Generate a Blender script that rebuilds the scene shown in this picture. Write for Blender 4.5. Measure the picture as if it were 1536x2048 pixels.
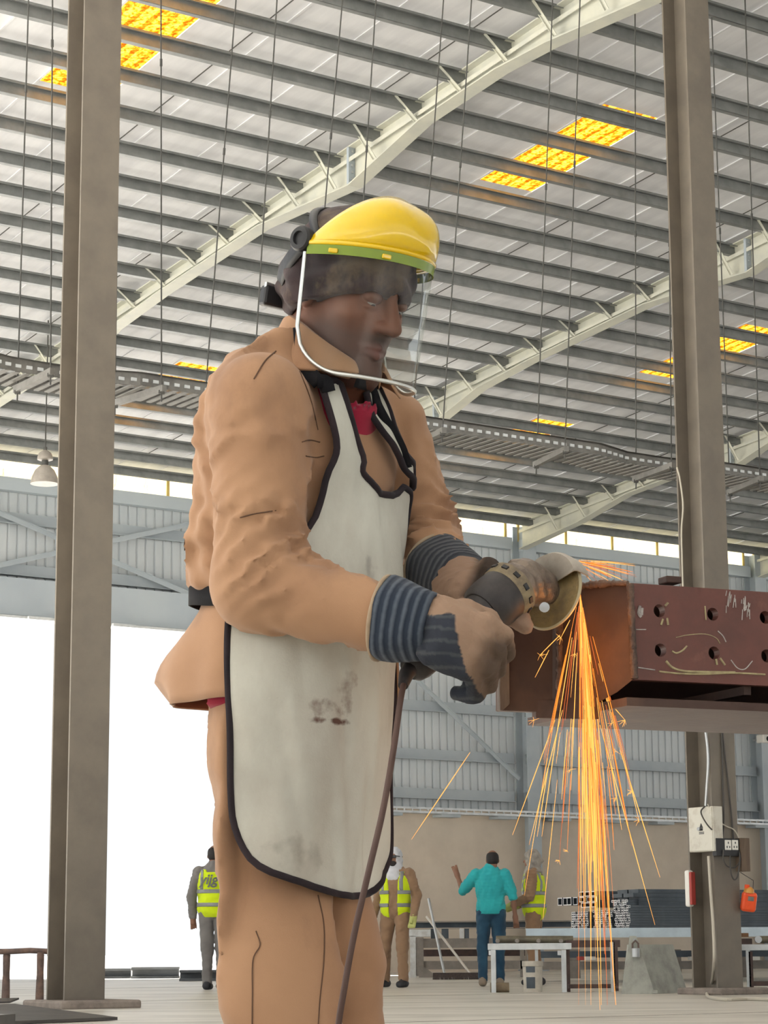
import bpy, bmesh, math, random
import numpy as np
from mathutils import Vector, Matrix

# ------------------------------------------------------------------ scene
sc = bpy.context.scene
for o in list(bpy.data.objects): bpy.data.objects.remove(o)
col = sc.collection
PI = math.pi
random.seed(7); rng = np.random.default_rng(7)

# ------------------------------------------------------------------ camera
FPX = 4500.0                      # focal length in pixels of the 1536x2048 frame
CAMZ = 0.46
PITCH = math.atan(876 / FPX)
ROLL = 0.0061
cam_d = bpy.data.cameras.new('camera'); cam = bpy.data.objects.new('camera', cam_d); col.objects.link(cam)
cam_d.sensor_fit = 'VERTICAL'; cam_d.sensor_height = 36.0; cam_d.lens = FPX / 2048 * 36.0
cam_d.clip_start = 0.05; cam_d.clip_end = 2000
_w = np.array([0, math.cos(PITCH), math.sin(PITCH)]); _r = np.array([1.0, 0, 0]); _u = np.cross(_r, _w)
CU = _u * math.cos(ROLL) + _r * math.sin(ROLL); CR = _r * math.cos(ROLL) - _u * math.sin(ROLL); CW = _w
CAM = np.array([0, 0, CAMZ])
cam.matrix_world = Matrix([[CR[0], CU[0], -CW[0], 0], [CR[1], CU[1], -CW[1], 0], [CR[2], CU[2], -CW[2], CAMZ], [0, 0, 0, 1]])
sc.camera = cam

# ------------------------------------------------------------------ light
SKY_STRENGTH = 0.85
SUN_STRENGTH = 21.0
EXPOSURE = 0.47
world = bpy.data.worlds.new('sky'); sc.world = world; world.use_nodes = True
bg = world.node_tree.nodes['Background']; bg.inputs[0].default_value = (0.93, 0.97, 1.0, 1); bg.inputs[1].default_value = SKY_STRENGTH
sun_d = bpy.data.lights.new('sun', 'SUN'); sun_d.energy = SUN_STRENGTH; sun_d.angle = math.radians(1.0); sun_d.color = (1.0, 0.965, 0.91)
sun = bpy.data.objects.new('sun', sun_d); col.objects.link(sun)
sun.rotation_euler = Vector((0.62, -0.45, -0.95)).to_track_quat('-Z', 'Y').to_euler()
sun.location = (-30, 70, 60)
vs = sc.view_settings
vs.view_transform = 'Standard'; vs.look = 'None'; vs.gamma = 1.0; vs.use_curve_mapping = False; vs.exposure = EXPOSURE

# ------------------------------------------------------------------ helpers
def ray(px, py): return CR * ((px - 768) / FPX) + CU * ((1024 - py) / FPX) + CW
def at(px, py, Y):                 # the point at forward distance Y that the picture shows there
    d = ray(px, py); return CAM + d * (Y / d[1])
TH = math.radians(55.7)            # the hall: A runs along its rear wall, B goes out through that wall
A = np.array([math.sin(TH), math.cos(TH), 0.0]); B = np.array([-math.cos(TH), math.sin(TH), 0.0])
W0 = np.array([2.879, 49.5, 0.0]); BAY = 7.2
def hall(a, s, z): return W0 + A * a - B * s + np.array([0, 0, z])
def at_s(px, py, s):               # the point at distance s in front of the rear wall
    d = ray(px, py); t = (s + (CAM - W0) @ B) / -(d @ B); return CAM + d * t
def at_z(px, py, z):
    d = ray(px, py); return CAM + d * ((z - CAMZ) / d[2])
RH = np.column_stack([A, -B, [0, 0, 1]])       # local x along A, local y towards the camera

def prop(o, label=None, cat=None, group=None, kind=None):
    if label: o['label'] = label
    if cat: o['category'] = cat
    if group: o['group'] = group
    if kind: o['kind'] = kind
    return o
def empty(name, loc=(0, 0, 0), label=None, cat=None, group=None, kind=None):
    o = bpy.data.objects.new(name, None); col.objects.link(o); o.location = [float(v) for v in loc]
    o.empty_display_size = 0.1
    return prop(o, label, cat, group, kind)
def link(name, me, m, parent=None, smooth=False, mats=None):
    o = bpy.data.objects.new(name, me); col.objects.link(o)
    if mats:
        for x in mats: me.materials.append(x)
    elif m is not None and len(me.materials) == 0: me.materials.append(m)
    if smooth: me.polygons.foreach_set('use_smooth', [True] * len(me.polygons))
    if parent is not None:
        o.parent = parent
        if parent.parent is None: o.location = -parent.location
    return o
def frame(axis, ref=(0, 0, 1)):
    z = np.array(axis, float); z /= np.linalg.norm(z)
    ref = np.array(ref, float)
    if abs(z @ ref) > 0.98: ref = np.array([1.0, 0, 0])
    x = np.cross(ref, z); x /= np.linalg.norm(x); y = np.cross(z, x)
    return x, y, z
class MB:
    def __init__(s): s.v = []; s.f = []
    def add(s, vs, fs):
        n = len(s.v); s.v += [tuple(map(float, v)) for v in vs]; s.f += [tuple(i + n for i in f) for f in fs]; return s
    def box(s, c, size, R=None):
        c = np.array(c, float); h = np.array(size, float) / 2
        pts = []
        for z in (-1, 1):
            for x, y in ((-1, -1), (1, -1), (1, 1), (-1, 1)):
                p = np.array([x, y, z]) * h
                pts.append(c + (p if R is None else R @ p))
        return s.add(pts, [(0, 3, 2, 1), (4, 5, 6, 7), (0, 1, 5, 4), (1, 2, 6, 5), (2, 3, 7, 6), (3, 0, 4, 7)])
    def beam(s, p, q, w, h, ref=(0, 0, 1)):      # a bar of section w x h from p to q; h along ref
        p = np.array(p, float); q = np.array(q, float); x, y, z = frame(q - p, ref)
        return s.box((p + q) / 2, (w, h, np.linalg.norm(q - p)), np.column_stack([x, y, z]))
    def prism(s, poly, p0, R, depth):             # polygon in local xy pushed along local z
        n = len(poly); p0 = np.array(p0, float)
        a = [p0 + R @ np.array([x, y, 0.0]) for x, y in poly]; b = [p0 + R @ np.array([x, y, depth]) for x, y in poly]
        return s.add(a + b, [tuple(range(n - 1, -1, -1)), tuple(range(n, 2 * n))] + [(i, (i + 1) % n, n + (i + 1) % n, n + i) for i in range(n)])
    def tube(s, pts, r, n=8, cap=True):
        pts = [np.array(p, float) for p in pts]; m = len(pts)
        rr = r if hasattr(r, '__len__') else [r] * m
        rings = []; x = None
        for i, p in enumerate(pts):
            t = pts[min(i + 1, m - 1)] - pts[max(i - 1, 0)]; t = t / (np.linalg.norm(t) + 1e-12)
            if x is None: x, _, _ = frame(t)
            x = x - t * (x @ t); x /= np.linalg.norm(x) + 1e-12; y = np.cross(t, x)
            rings += [p + rr[i] * (math.cos(2 * PI * k / n) * x + math.sin(2 * PI * k / n) * y) for k in range(n)]
        fs = [(i * n + k, i * n + (k + 1) % n, (i + 1) * n + (k + 1) % n, (i + 1) * n + k) for i in range(m - 1) for k in range(n)]
        if cap: fs += [tuple(range(n - 1, -1, -1)), tuple((m - 1) * n + k for k in range(n))]
        return s.add(rings, fs)
    def lathe(s, prof, p0, axis, n=24, ref=(0, 0, 1)):   # prof: (radius, height)
        x, y, z = frame(axis, ref); p0 = np.array(p0, float); m = len(prof)
        vs = [p0 + z * h + r * (math.cos(2 * PI * k / n) * x + math.sin(2 * PI * k / n) * y) for r, h in prof for k in range(n)]
        fs = [(i * n + k, i * n + (k + 1) % n, (i + 1) * n + (k + 1) % n, (i + 1) * n + k) for i in range(m - 1) for k in range(n)]
        if prof[0][0] > 1e-5: fs.append(tuple(range(n - 1, -1, -1)))
        if prof[-1][0] > 1e-5: fs.append(tuple((m - 1) * n + k for k in range(n)))
        return s.add(vs, fs)
    def grid(s, P, closed=False):                 # P: rows x cols x 3
        r, c = len(P), len(P[0])
        fs = [(i * c + j, i * c + (j + 1) % c, (i + 1) * c + (j + 1) % c, (i + 1) * c + j) for i in range(r - 1) for j in range(c if closed else c - 1)]
        return s.add([p for row in P for p in row], fs)
    def mesh(s, name):
        me = bpy.data.meshes.new(name); me.from_pydata(s.v, [], s.f); me.update()
        bm = bmesh.new(); bm.from_mesh(me); bmesh.ops.recalc_face_normals(bm, faces=bm.faces); bm.to_mesh(me); bm.free()
        return me
    def build(s, name, m, parent=None, smooth=False, bevel=0, label=None):
        me = s.mesh(name); o = link(name, me, m, parent)
        if smooth:
            me.polygons.foreach_set('use_smooth', [True] * len(me.polygons))
            me.set_sharp_from_angle(angle=math.radians(smooth if smooth > 1 else 40))
        if bevel:
            b = o.modifiers.new('bevel', 'BEVEL'); b.width = bevel; b.segments = 2; b.limit_method = 'ANGLE'
        if label: o['label'] = label
        return o
def catmull(pts, n=8):
    pts = [np.array(p, float) for p in pts]; P = [2 * pts[0] - pts[1]] + pts + [2 * pts[-1] - pts[-2]]; out = []
    for i in range(1, len(P) - 2):
        for k in range(n):
            t = k / n; a, b, c, d = P[i - 1], P[i], P[i + 1], P[i + 2]
            out.append(0.5 * (2 * b + (c - a) * t + (2 * a - 5 * b + 4 * c - d) * t * t + (3 * b - a - 3 * c + d) * t ** 3))
    return out + [pts[-1]]

# ------------------------------------------------------------------ materials
def nodes(name):
    m = bpy.data.materials.new(name); m.use_nodes = True; nt = m.node_tree
    return m, nt, nt.nodes['Principled BSDF'], nt.nodes['Material Output']
def mat(name, c, rough=0.6, metal=0.0, c2=None, scale=8.0, detail=6.0, lo=0.4, hi=0.65, bump=0.0, bscale=None, c3=None, scale3=2.0, lo3=0.5, hi3=0.7, stretch=(1, 1, 1), rvar=0.0, spec=None, coat=0.0):
    m, nt, b, out = nodes(name); N = nt.nodes; L = nt.links
    b.inputs['Base Color'].default_value = (*c, 1); b.inputs['Roughness'].default_value = rough; b.inputs['Metallic'].default_value = metal
    if spec is not None: b.inputs['Specular IOR Level'].default_value = spec
    if coat: b.inputs['Coat Weight'].default_value = coat; b.inputs['Coat Roughness'].default_value = 0.08
    if c2 is None and not bump: return m
    tc = N.new('ShaderNodeTexCoord'); mp = N.new('ShaderNodeMapping'); mp.inputs['Scale'].default_value = stretch
    L.new(tc.outputs['Object'], mp.inputs[0])
    last = None
    def layer(src, colr, sc_, l, h, prev):
        n = N.new('ShaderNodeTexNoise'); n.inputs['Scale'].default_value = sc_; n.inputs['Detail'].default_value = detail; n.inputs['Roughness'].default_value = 0.62
        L.new(mp.outputs[0], n.inputs['Vector'])
        r = N.new('ShaderNodeMapRange'); r.inputs[1].default_value = l; r.inputs[2].default_value = h; L.new(n.outputs[0], r.inputs[0])
        mx = N.new('ShaderNodeMix'); mx.data_type = 'RGBA'; L.new(r.outputs[0], mx.inputs[0])
        if prev is None: mx.inputs[6].default_value = (*c, 1)
        else: L.new(prev, mx.inputs[6])
        mx.inputs[7].default_value = (*colr, 1)
        return mx.outputs[2], r
    r = None
    if c2 is not None:
        last, r = layer(mp, c2, scale, lo, hi, None)
        if c3 is not None: last, _ = layer(mp, c3, scale3, lo3, hi3, last)
        L.new(last, b.inputs['Base Color'])
        if rvar:
            q = N.new('ShaderNodeMapRange'); q.inputs[3].default_value = rough; q.inputs[4].default_value = rough + rvar; L.new(r.outputs[0], q.inputs[0]); L.new(q.outputs[0], b.inputs['Roughness'])
    if bump:
        n = N.new('ShaderNodeTexNoise'); n.inputs['Scale'].default_value = bscale or scale * 4; n.inputs['Detail'].default_value = 8
        L.new(mp.outputs[0], n.inputs['Vector'])
        bp = N.new('ShaderNodeBump'); bp.inputs['Strength'].default_value = bump; bp.inputs['Distance'].default_value = 0.01
        L.new(n.outputs[0], bp.inputs['Height']); L.new(bp.outputs[0], b.inputs['Normal'])
    return m
def mat_translucent(name, c, c2, scale, lo=0.42, hi=0.6, clear=0.0, stretch=(1, 1, 1)):
    m, nt, b, out = nodes(name); N = nt.nodes; L = nt.links; N.remove(b)
    tc = N.new('ShaderNodeTexCoord'); mp = N.new('ShaderNodeMapping'); mp.inputs['Scale'].default_value = stretch; L.new(tc.outputs['Object'], mp.inputs[0])
    n = N.new('ShaderNodeTexNoise'); n.inputs['Scale'].default_value = scale; n.inputs['Detail'].default_value = 8; n.inputs['Roughness'].default_value = 0.7; L.new(mp.outputs[0], n.inputs['Vector'])
    r = N.new('ShaderNodeMapRange'); r.inputs[1].default_value = lo; r.inputs[2].default_value = hi; L.new(n.outputs[0], r.inputs[0])
    mx = N.new('ShaderNodeMix'); mx.data_type = 'RGBA'; mx.inputs[6].default_value = (*c, 1); mx.inputs[7].default_value = (*c2, 1); L.new(r.outputs[0], mx.inputs[0])
    t = N.new('ShaderNodeBsdfTranslucent'); L.new(mx.outputs[2], t.inputs[0])
    d = N.new('ShaderNodeBsdfDiffuse'); L.new(mx.outputs[2], d.inputs[0])
    s1 = N.new('ShaderNodeMixShader'); s1.inputs[0].default_value = 0.2; L.new(t.outputs[0], s1.inputs[1]); L.new(d.outputs[0], s1.inputs[2])
    last = s1
    if clear:
        tr = N.new('ShaderNodeBsdfTransparent'); tr.inputs[0].default_value = (*c, 1)
        s2 = N.new('ShaderNodeMixShader'); s2.inputs[0].default_value = clear; L.new(s1.outputs[0], s2.inputs[1]); L.new(tr.outputs[0], s2.inputs[2]); last = s2
    L.new(last.outputs[0], out.inputs[0])
    return m
def mat_emit(name, c, strength):
    m, nt, b, out = nodes(name); nt.nodes.remove(b)
    e = nt.nodes.new('ShaderNodeEmission'); e.inputs[0].default_value = (*c, 1); e.inputs[1].default_value = strength; nt.links.new(e.outputs[0], out.inputs[0]); return m

M = {}
M['concrete'] = mat('concrete', (0.60, 0.57, 0.51), 0.40, c2=(0.30, 0.275, 0.235), scale=1.3, detail=10, lo=0.42, hi=0.72, c3=(0.64, 0.61, 0.55), scale3=0.45, lo3=0.5, hi3=0.75, bump=0.25, bscale=9, stretch=(0.45, 1.6, 1))
M['ground'] = mat('ground', (0.73, 0.71, 0.68), 0.9, c2=(0.65, 0.63, 0.60), scale=0.8)
M['cladding'] = mat('cladding', (0.60, 0.64, 0.66), 0.55, c2=(0.52, 0.57, 0.60), scale=0.9, stretch=(1, 1, 0.3))
M['masonry'] = mat('masonry', (0.66, 0.58, 0.48), 0.85, c2=(0.59, 0.515, 0.425), scale=1.2, bump=0.1, bscale=20)
M['girt'] = mat('girt', (0.40, 0.45, 0.48), 0.5, c2=(0.35, 0.40, 0.44), scale=1.5)
M['header'] = mat('header', (0.46, 0.52, 0.56), 0.5, c2=(0.42, 0.48, 0.53), scale=0.7)
M['steel_cream'] = mat('steel_cream', (0.56, 0.56, 0.47), 0.5, c2=(0.48, 0.49, 0.43), scale=2.5)
M['purlin'] = mat('purlin', (0.235, 0.245, 0.24), 0.42, metal=0.3, c2=(0.17, 0.18, 0.178), scale=3.0, bump=0.03)
M['roof_sheet'] = mat('roof_sheet', (0.76, 0.765, 0.775), 0.6, c2=(0.64, 0.645, 0.66), scale=1.6, lo=0.4, hi=0.62, stretch=(1.6, 0.25, 1))
M['seam'] = mat('seam', (0.30, 0.30, 0.30), 0.6)
M['skylight'] = mat_translucent('skylight', (0.95, 0.72, 0.22), (0.50, 0.28, 0.04), 20, 0.44, 0.56)
M['skylight_rib'] = mat_translucent('skylight_rib', (0.98, 0.80, 0.30), (0.95, 0.70, 0.20), 8)
M['clerestory'] = mat_translucent('clerestory', (0.98, 0.93, 0.74), (0.90, 0.66, 0.22), 3.0, 0.55, 0.72, clear=0.35, stretch=(2, 2, 0.7))
M['clerestory_top'] = mat_translucent('clerestory_top', (0.85, 0.58, 0.14), (0.75, 0.45, 0.08), 5.0)
M['mullion'] = mat('mullion', (0.62, 0.47, 0.16), 0.6)
M['column'] = mat('column', (0.180, 0.155, 0.122), 0.5, c2=(0.148, 0.127, 0.102), scale=3.0, bump=0.04, c3=(0.12, 0.104, 0.085), scale3=0.9, lo3=0.55, hi3=0.8)
M['galv'] = mat('galv', (0.50, 0.52, 0.53), 0.4, metal=0.6, c2=(0.40, 0.42, 0.43), scale=6)
M['galv_pale'] = mat('galv_pale', (0.66, 0.69, 0.70), 0.45, metal=0.2, c2=(0.52, 0.55, 0.56), scale=5, bump=0.05)
M['rod'] = mat('rod', (0.07, 0.07, 0.065), 0.7)
M['tray'] = mat('tray', (0.22, 0.215, 0.20), 0.5, metal=0.3, c2=(0.16, 0.155, 0.145), scale=8)

# ------------------------------------------------------------------ setting: ground, floor
mb = MB(); mb.box(hall(-4, 0, -0.058), (420, 420, 0.1), RH)
prop(mb.build('ground', M['ground']), kind='structure')
mb = MB(); mb.box(hall(12.25, 34, -0.05), (79.5, 69.2, 0.1), RH); mb.box(hall(-43.75, 46.8, -0.05), (32.5, 43.6, 0.1), RH)
floor = prop(mb.build('floor', M['concrete']), kind='structure')
fc = MB()
for k in range(-3, 4):                              # saw-cut joints
    fc.box(hall(0, 6 + 7 * k + 21, 0.0005), (120, 0.02, 0.002), RH)
fc.build('floor_joint', mat('joint', (0.16, 0.15, 0.13), 0.9), floor)

# ------------------------------------------------------------------ setting: rear wall
wall = empty('wall_back', hall(0, 0, 0), kind='structure')
SILL, HEAD = 9.42, 9.97
A0, A1 = -29.0, 30.0
# masonry foot of the wall (from the door to the right)
mb = MB(); mb.box(hall((-7.0 + A1) / 2, -0.10, 1.70), (A1 + 7.0, 0.20, 3.40), RH); mb.build('masonry', M['masonry'], wall)
mb = MB(); mb.box(hall((A0 - 14.4) / 2, -0.10, 1.70), (-14.4 - A0, 0.20, 3.40), RH); mb.build('masonry', M['masonry'], wall)
# ribbed cladding sheets, one metre each
def clad_mesh(h):
    prof = []
    for i in range(5):
        x = i * 0.2
        prof += [(x, 0.0), (x + 0.150, 0.0), (x + 0.162, -0.03), (x + 0.188, -0.03)]
    prof.append((1.0, 0.0))
    b = MB()
    b.grid([[(x, y, 0) for x, y in prof], [(x, y, h) for x, y in prof]])
    b.grid([[(x, y - 0.012, 0) for x, y in prof], [(x, y - 0.012, h) for x, y in prof]])
    return b.mesh('cladding_sheet')
HM = Matrix(((A[0], -B[0], 0, 0), (A[1], -B[1], 0, 0), (0, 0, 1, 0), (0, 0, 0, 1)))
def place(name, me, m, parent, p):
    o = link(name, me, m, parent); w = Matrix.Translation(Vector(p)) @ HM
    if parent is not None and parent.parent is None: w = Matrix.Translation(-parent.location) @ w
    o.matrix_basis = w; return o
c_full, c_door = clad_mesh(SILL - 3.40), clad_mesh(SILL - 6.95)
a = A0
while a < A1 - 0.5:
    door = -14.3 < a + 0.5 < -7.1
    place('cladding_sheet', c_door if door else c_full, M['cladding'], wall, hall(a, -0.06, 6.95 if door else 3.40))
    a += 1.0
def girt(z, a0, a1, h=0.20):
    b = MB(); b.box(hall((a0 + a1) / 2, 0.10, z + h / 2), (a1 - a0, 0.016, h), RH)
    b.box(hall((a0 + a1) / 2, 0.05, z + h), (a1 - a0, 0.11, 0.016), RH); b.box(hall((a0 + a1) / 2, 0.14, z + 0.008), (a1 - a0, 0.08, 0.016), RH)
    b.build('girt', M['girt'], wall)
for k in range(-4, 4):
    a0, a1 = k * BAY + 0.16, (k + 1) * BAY - 0.16
    if k == -2:
        for z in (7.55, 8.55): girt(z, a0, a1, 0.22)
    else:
        for z in (3.60, 4.43, 5.46, 7.55, 8.55): girt(z, a0, a1, 0.22)
    b = MB(); b.box(hall((a0 + a1) / 2, 0.09, SILL - 0.10), (a1 - a0, 0.18, 0.26), RH); b.build('window_sill_beam', M['header'], wall)
def wall_brace(p, q):
    b = MB(); b.beam(hall(*p), hall(*q), 0.10, 0.012, -B); b.beam(hall(*p) + [0, 0, .045], hall(*q) + [0, 0, .045], 0.012, 0.07, -B); b.build('brace', M['girt'], wall)
wall_brace((-7.0, 0.22, 9.2), (-0.1, 0.22, 4.1)); wall_brace((-7.0, 0.30, 4.1), (-3.6, 0.30, 6.5))
wall_brace((-14.2, 0.22, 9.2), (-7.4, 0.22, 7.2)); wall_brace((-14.2, 0.30, 7.2), (-7.4, 0.30, 9.2))
# door header over the big opening
door = empty('door_1', hall(-10.8, 0, 6.75), kind='structure')
b = MB(); b.box(hall(-10.8, 0.08, 7.13), (7.0, 0.30, 0.72), RH); b.build('header', M['header'], door)
b = MB(); b.box(hall(-10.8, 0.10, 6.73), (7.0, 0.40, 0.05), RH); b.build('track', M['galv_pale'], door)
for q in (-13.5, -11.7, -9.9, -8.1):
    b = MB(); b.box(hall(q, 0.34, 6.72), (0.5, 0.10, 0.06), RH); b.build('track_bracket', M['galv_pale'], door)
b = MB(); b.box(hall(-7.15, 0.0, 3.4), (0.25, 0.34, 6.8), RH); b.build('jamb', M['girt'], door)
b = MB(); b.box(hall(-14.4, 0.0, 3.4), (0.25, 0.34, 6.8), RH); b.build('jamb', M['girt'], door)
# clerestory band, one window per bay
for i, k in enumerate(range(-4, 4)):
    a0, a1 = k * BAY + 0.18, (k + 1) * BAY - 0.18
    w = empty('window_%d' % (i + 1), hall((a0 + a1) / 2, 0, SILL), kind='structure')
    n = 5; st = (a1 - a0) / n
    for j in range(n):
        x = a0 + st * (j + 0.5)
        b = MB(); b.box(hall(x, -0.05, (SILL + HEAD - 0.10) / 2), (st - 0.05, 0.02, HEAD - SILL - 0.10), RH); b.build('pane', M['clerestory'], w)
        b = MB(); b.box(hall(x, -0.05, HEAD - 0.05), (st - 0.05, 0.02, 0.10), RH); b.build('head_pane', M['clerestory_top'], w)
    for j in range(n + 1):
        b = MB(); b.box(hall(a0 + st * j, -0.05, (SILL + HEAD) / 2), (0.06, 0.05, HEAD - SILL), RH); b.build('mullion', M['mullion'], w)
# cable tray bolted along the wall
t = empty('wall_cable_tray', hall(2, 0.3, 3.34), 'perforated cable tray running along the rear wall above the tan masonry', 'cable tray')
for z in (3.30, 3.38):
    b = MB(); b.box(hall(2, 0.42 if z > 3.35 else 0.42, z), (18.0, 0.012, 0.045), RH); b.build('side_rail', M['galv'], t)
b = MB(); b.box(hall(2, 0.28, 3.28), (18.0, 0.28, 0.01), RH); b.build('bottom_plate', M['galv'], t)
for k in range(90):
    if k == 0:
        b = MB(); b.box((0, 0, 0), (0.03, 0.014, 0.05)); tm = b.mesh('rung')
    place('rung', tm, M['galv_pale'], t, hall(-6.9 + k * 0.2, 0.42, 3.34))
for k in range(12):
    b = MB(); b.box(hall(-6.6 + k * 1.5, 0.26, 3.24), (0.5, 0.34, 0.06), RH); b.build('bracket', M['girt'], t)
# wall columns
def h_column(name, a, s, h, fw, d, m, label, group=None, base=True):
    c = empty(name, hall(a, s, 0), label, 'column', group)
    z0 = 0.03 if base else 0
    for sg in (1, -1):
        b = MB(); b.box(hall(a, s + sg * (d / 2 - 0.011), (h + z0) / 2), (fw, 0.022, h - z0), RH); b.build('flange', m, c)
    b = MB(); b.box(hall(a, s, (h + z0) / 2), (0.016, d - 0.044, h - z0), RH); b.build('web', m, c)
    if base:
        b = MB(); b.box(hall(a, s, 0.015), (fw + 0.16, d + 0.16, 0.03), RH); b.build('base_plate', m, c)
    return c
for i, k in enumerate(range(-2, 2)):
    h_column('wall_column', k * BAY + (0.2 if k == 0 else 0.0), 0.15, 9.75, 0.36, 0.40, M['girt'], ['blue-grey wall column at the left edge of the wide doorway', 'blue-grey wall column behind the worker, right of the doorway', 'blue-grey steel wall column above the two men talking by the conveyor', 'blue-grey wall column at the right end of the clerestory band'][i], 'wall columns')

# ------------------------------------------------------------------ setting: roof
ZP0, ZM = 9.735, 0.0845                            # underside of the purlins
def zp(s): return ZP0 + ZM * s
ceil = empty('ceiling', hall(-6, 10, zp(10)), kind='structure')
CA0, CA1, CS0, CS1 = -27.0, 29.0, -0.6, 25.0
sl = math.atan(ZM)
RR = np.column_stack([A, -B * math.cos(sl) + np.array([0, 0, math.sin(sl)]), np.cross(A, -B * math.cos(sl) + np.array([0, 0, math.sin(sl)]))])
def roof(a, s, dz=0.0): return hall(a, s, zp(s) + dz)
PH = 0.155
mb = MB(); L = CA1 - CA0                           # one Z purlin
mb.box((0, 0.035, 0.006), (L, 0.075, 0.012)); mb.box((0, 0.0, PH / 2), (L, 0.012, PH)); mb.box((0, -0.035, PH - 0.006), (L, 0.075, 0.012)); mb.box((0, 0.07, 0.018), (L, 0.008, 0.03))
pm = mb.mesh('purlin')
PS = [1.69 + 0.9516 * k for k in range(-1, 25)]
RM = Matrix([[*RR[0], 0], [*RR[1], 0], [*RR[2], 0], [0, 0, 0, 1]])
def place_r(name, me, m, parent, p):
    o = link(name, me, m, parent); w = Matrix.Translation(Vector(p)) @ RM
    if parent.parent is None: w = Matrix.Translation(-parent.location) @ w
    o.matrix_basis = w; return o
for s in PS: place_r('purlin', pm, M['purlin'], ceil, roof((CA0 + CA1) / 2, s))
sky = [(-18.87, 14.95, 19.6), (-11.65, 15.0, 17.75), (-11.65, 3.75, 6.35), (-4.37, 9.35, 12.15), (-4.37, 4.45, 6.35)]
SW = 0.97
sheet_cache = {}
def sheet(a, s0, s1):
    key = round(s1 - s0, 3)
    if key not in sheet_cache:
        b = MB(); Ls = (s1 - s0) / math.cos(sl)
        b.box((0, 0, 0.012), (SW - 0.012, Ls, 0.012))
        b.box((SW / 2 - 0.006, 0, 0.03), (0.03, Ls, 0.012))          # recessed joint
        b.box((0.16, 0, 0.003), (0.05, Ls, 0.010))                   # stiffening swage
        sheet_cache[key] = b.mesh('roof_sheet')
    place_r('roof_sheet', sheet_cache[key], M['roof_sheet'], ceil, roof(a + SW / 2, (s0 + s1) / 2, PH))
x = CA0 - 0.0
off = (-18.87 - CA0) % SW
x = CA0 + off - SW
cols = []
while x < CA1: cols.append(x); x += SW
for x in cols:
    cuts = sorted((s0, s1) for (sa, s0, s1) in sky if abs(sa - x) < SW * 0.5)
    s = CS0
    for c0, c1 in cuts: sheet(x, s, c0); s = c1
    sheet(x, s, CS1)
for sa, s0, s1 in sky:
    x = min(cols, key=lambda q: abs(q - sa)); Ls = (s1 - s0) / math.cos(sl)
    b = MB(); b.box((0, 0, 0.012), (SW - 0.01, Ls, 0.004))
    p = place_r('skylight_panel', b.mesh('skylight_panel'), M['skylight'], ceil, roof(x + SW / 2, (s0 + s1) / 2, PH))
    b = MB(); b.prism([(-0.035, 0), (0.035, 0), (0.018, 0.03), (-0.018, 0.03)], (0, -Ls / 2, 0), np.array([[1, 0, 0], [0, 0, 1], [0, -1, 0]]).astype(float), Ls); rm = b.mesh('rib')
    for j in range(5):
        o = link('rib', rm, M['skylight_rib'], p); o.location = (-0.40 + 0.2 * j, 0, 0.008)
# the roof goes on over the rest of the hall
b = MB(); b.grid([[hall(a_, s_, z_) for s_, z_ in ((25.0, 12.1), (27.0, 12.2), (68.0, 9.2))] for a_ in (-60.0, 45.0)]); b.grid([[hall(a_, s_, z_ + .1) for s_, z_ in ((25.0, 12.1), (27.0, 12.2), (68.0, 9.2))] for a_ in (-60.0, 45.0)])
b.grid([[hall(a_, s_, z_) for s_, z_ in ((-.6, 9.95), (25.0, 12.1))] for a_ in (CA1, 45.0)])
b.build('roof_slope', M['roof_sheet'], ceil)
# eave strut above the clerestory
b = MB(); b.box(hall((CA0 + CA1) / 2, 0.10, HEAD + 0.10), (CA1 - CA0, 0.20, 0.20), RH); b.build('eave_strut', M['purlin'], ceil)
# sag rods between the purlins
for x in [-24.5, -17.2, -14.9, -10.0, -7.8, -2.8, -0.4, 4.4]:
    b = MB(); b.tube([roof(x, 1.0, 0.10), roof(x, 24.5, 0.10)], 0.008, 5); b.build('sag_rod', M['rod'], ceil)

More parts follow.
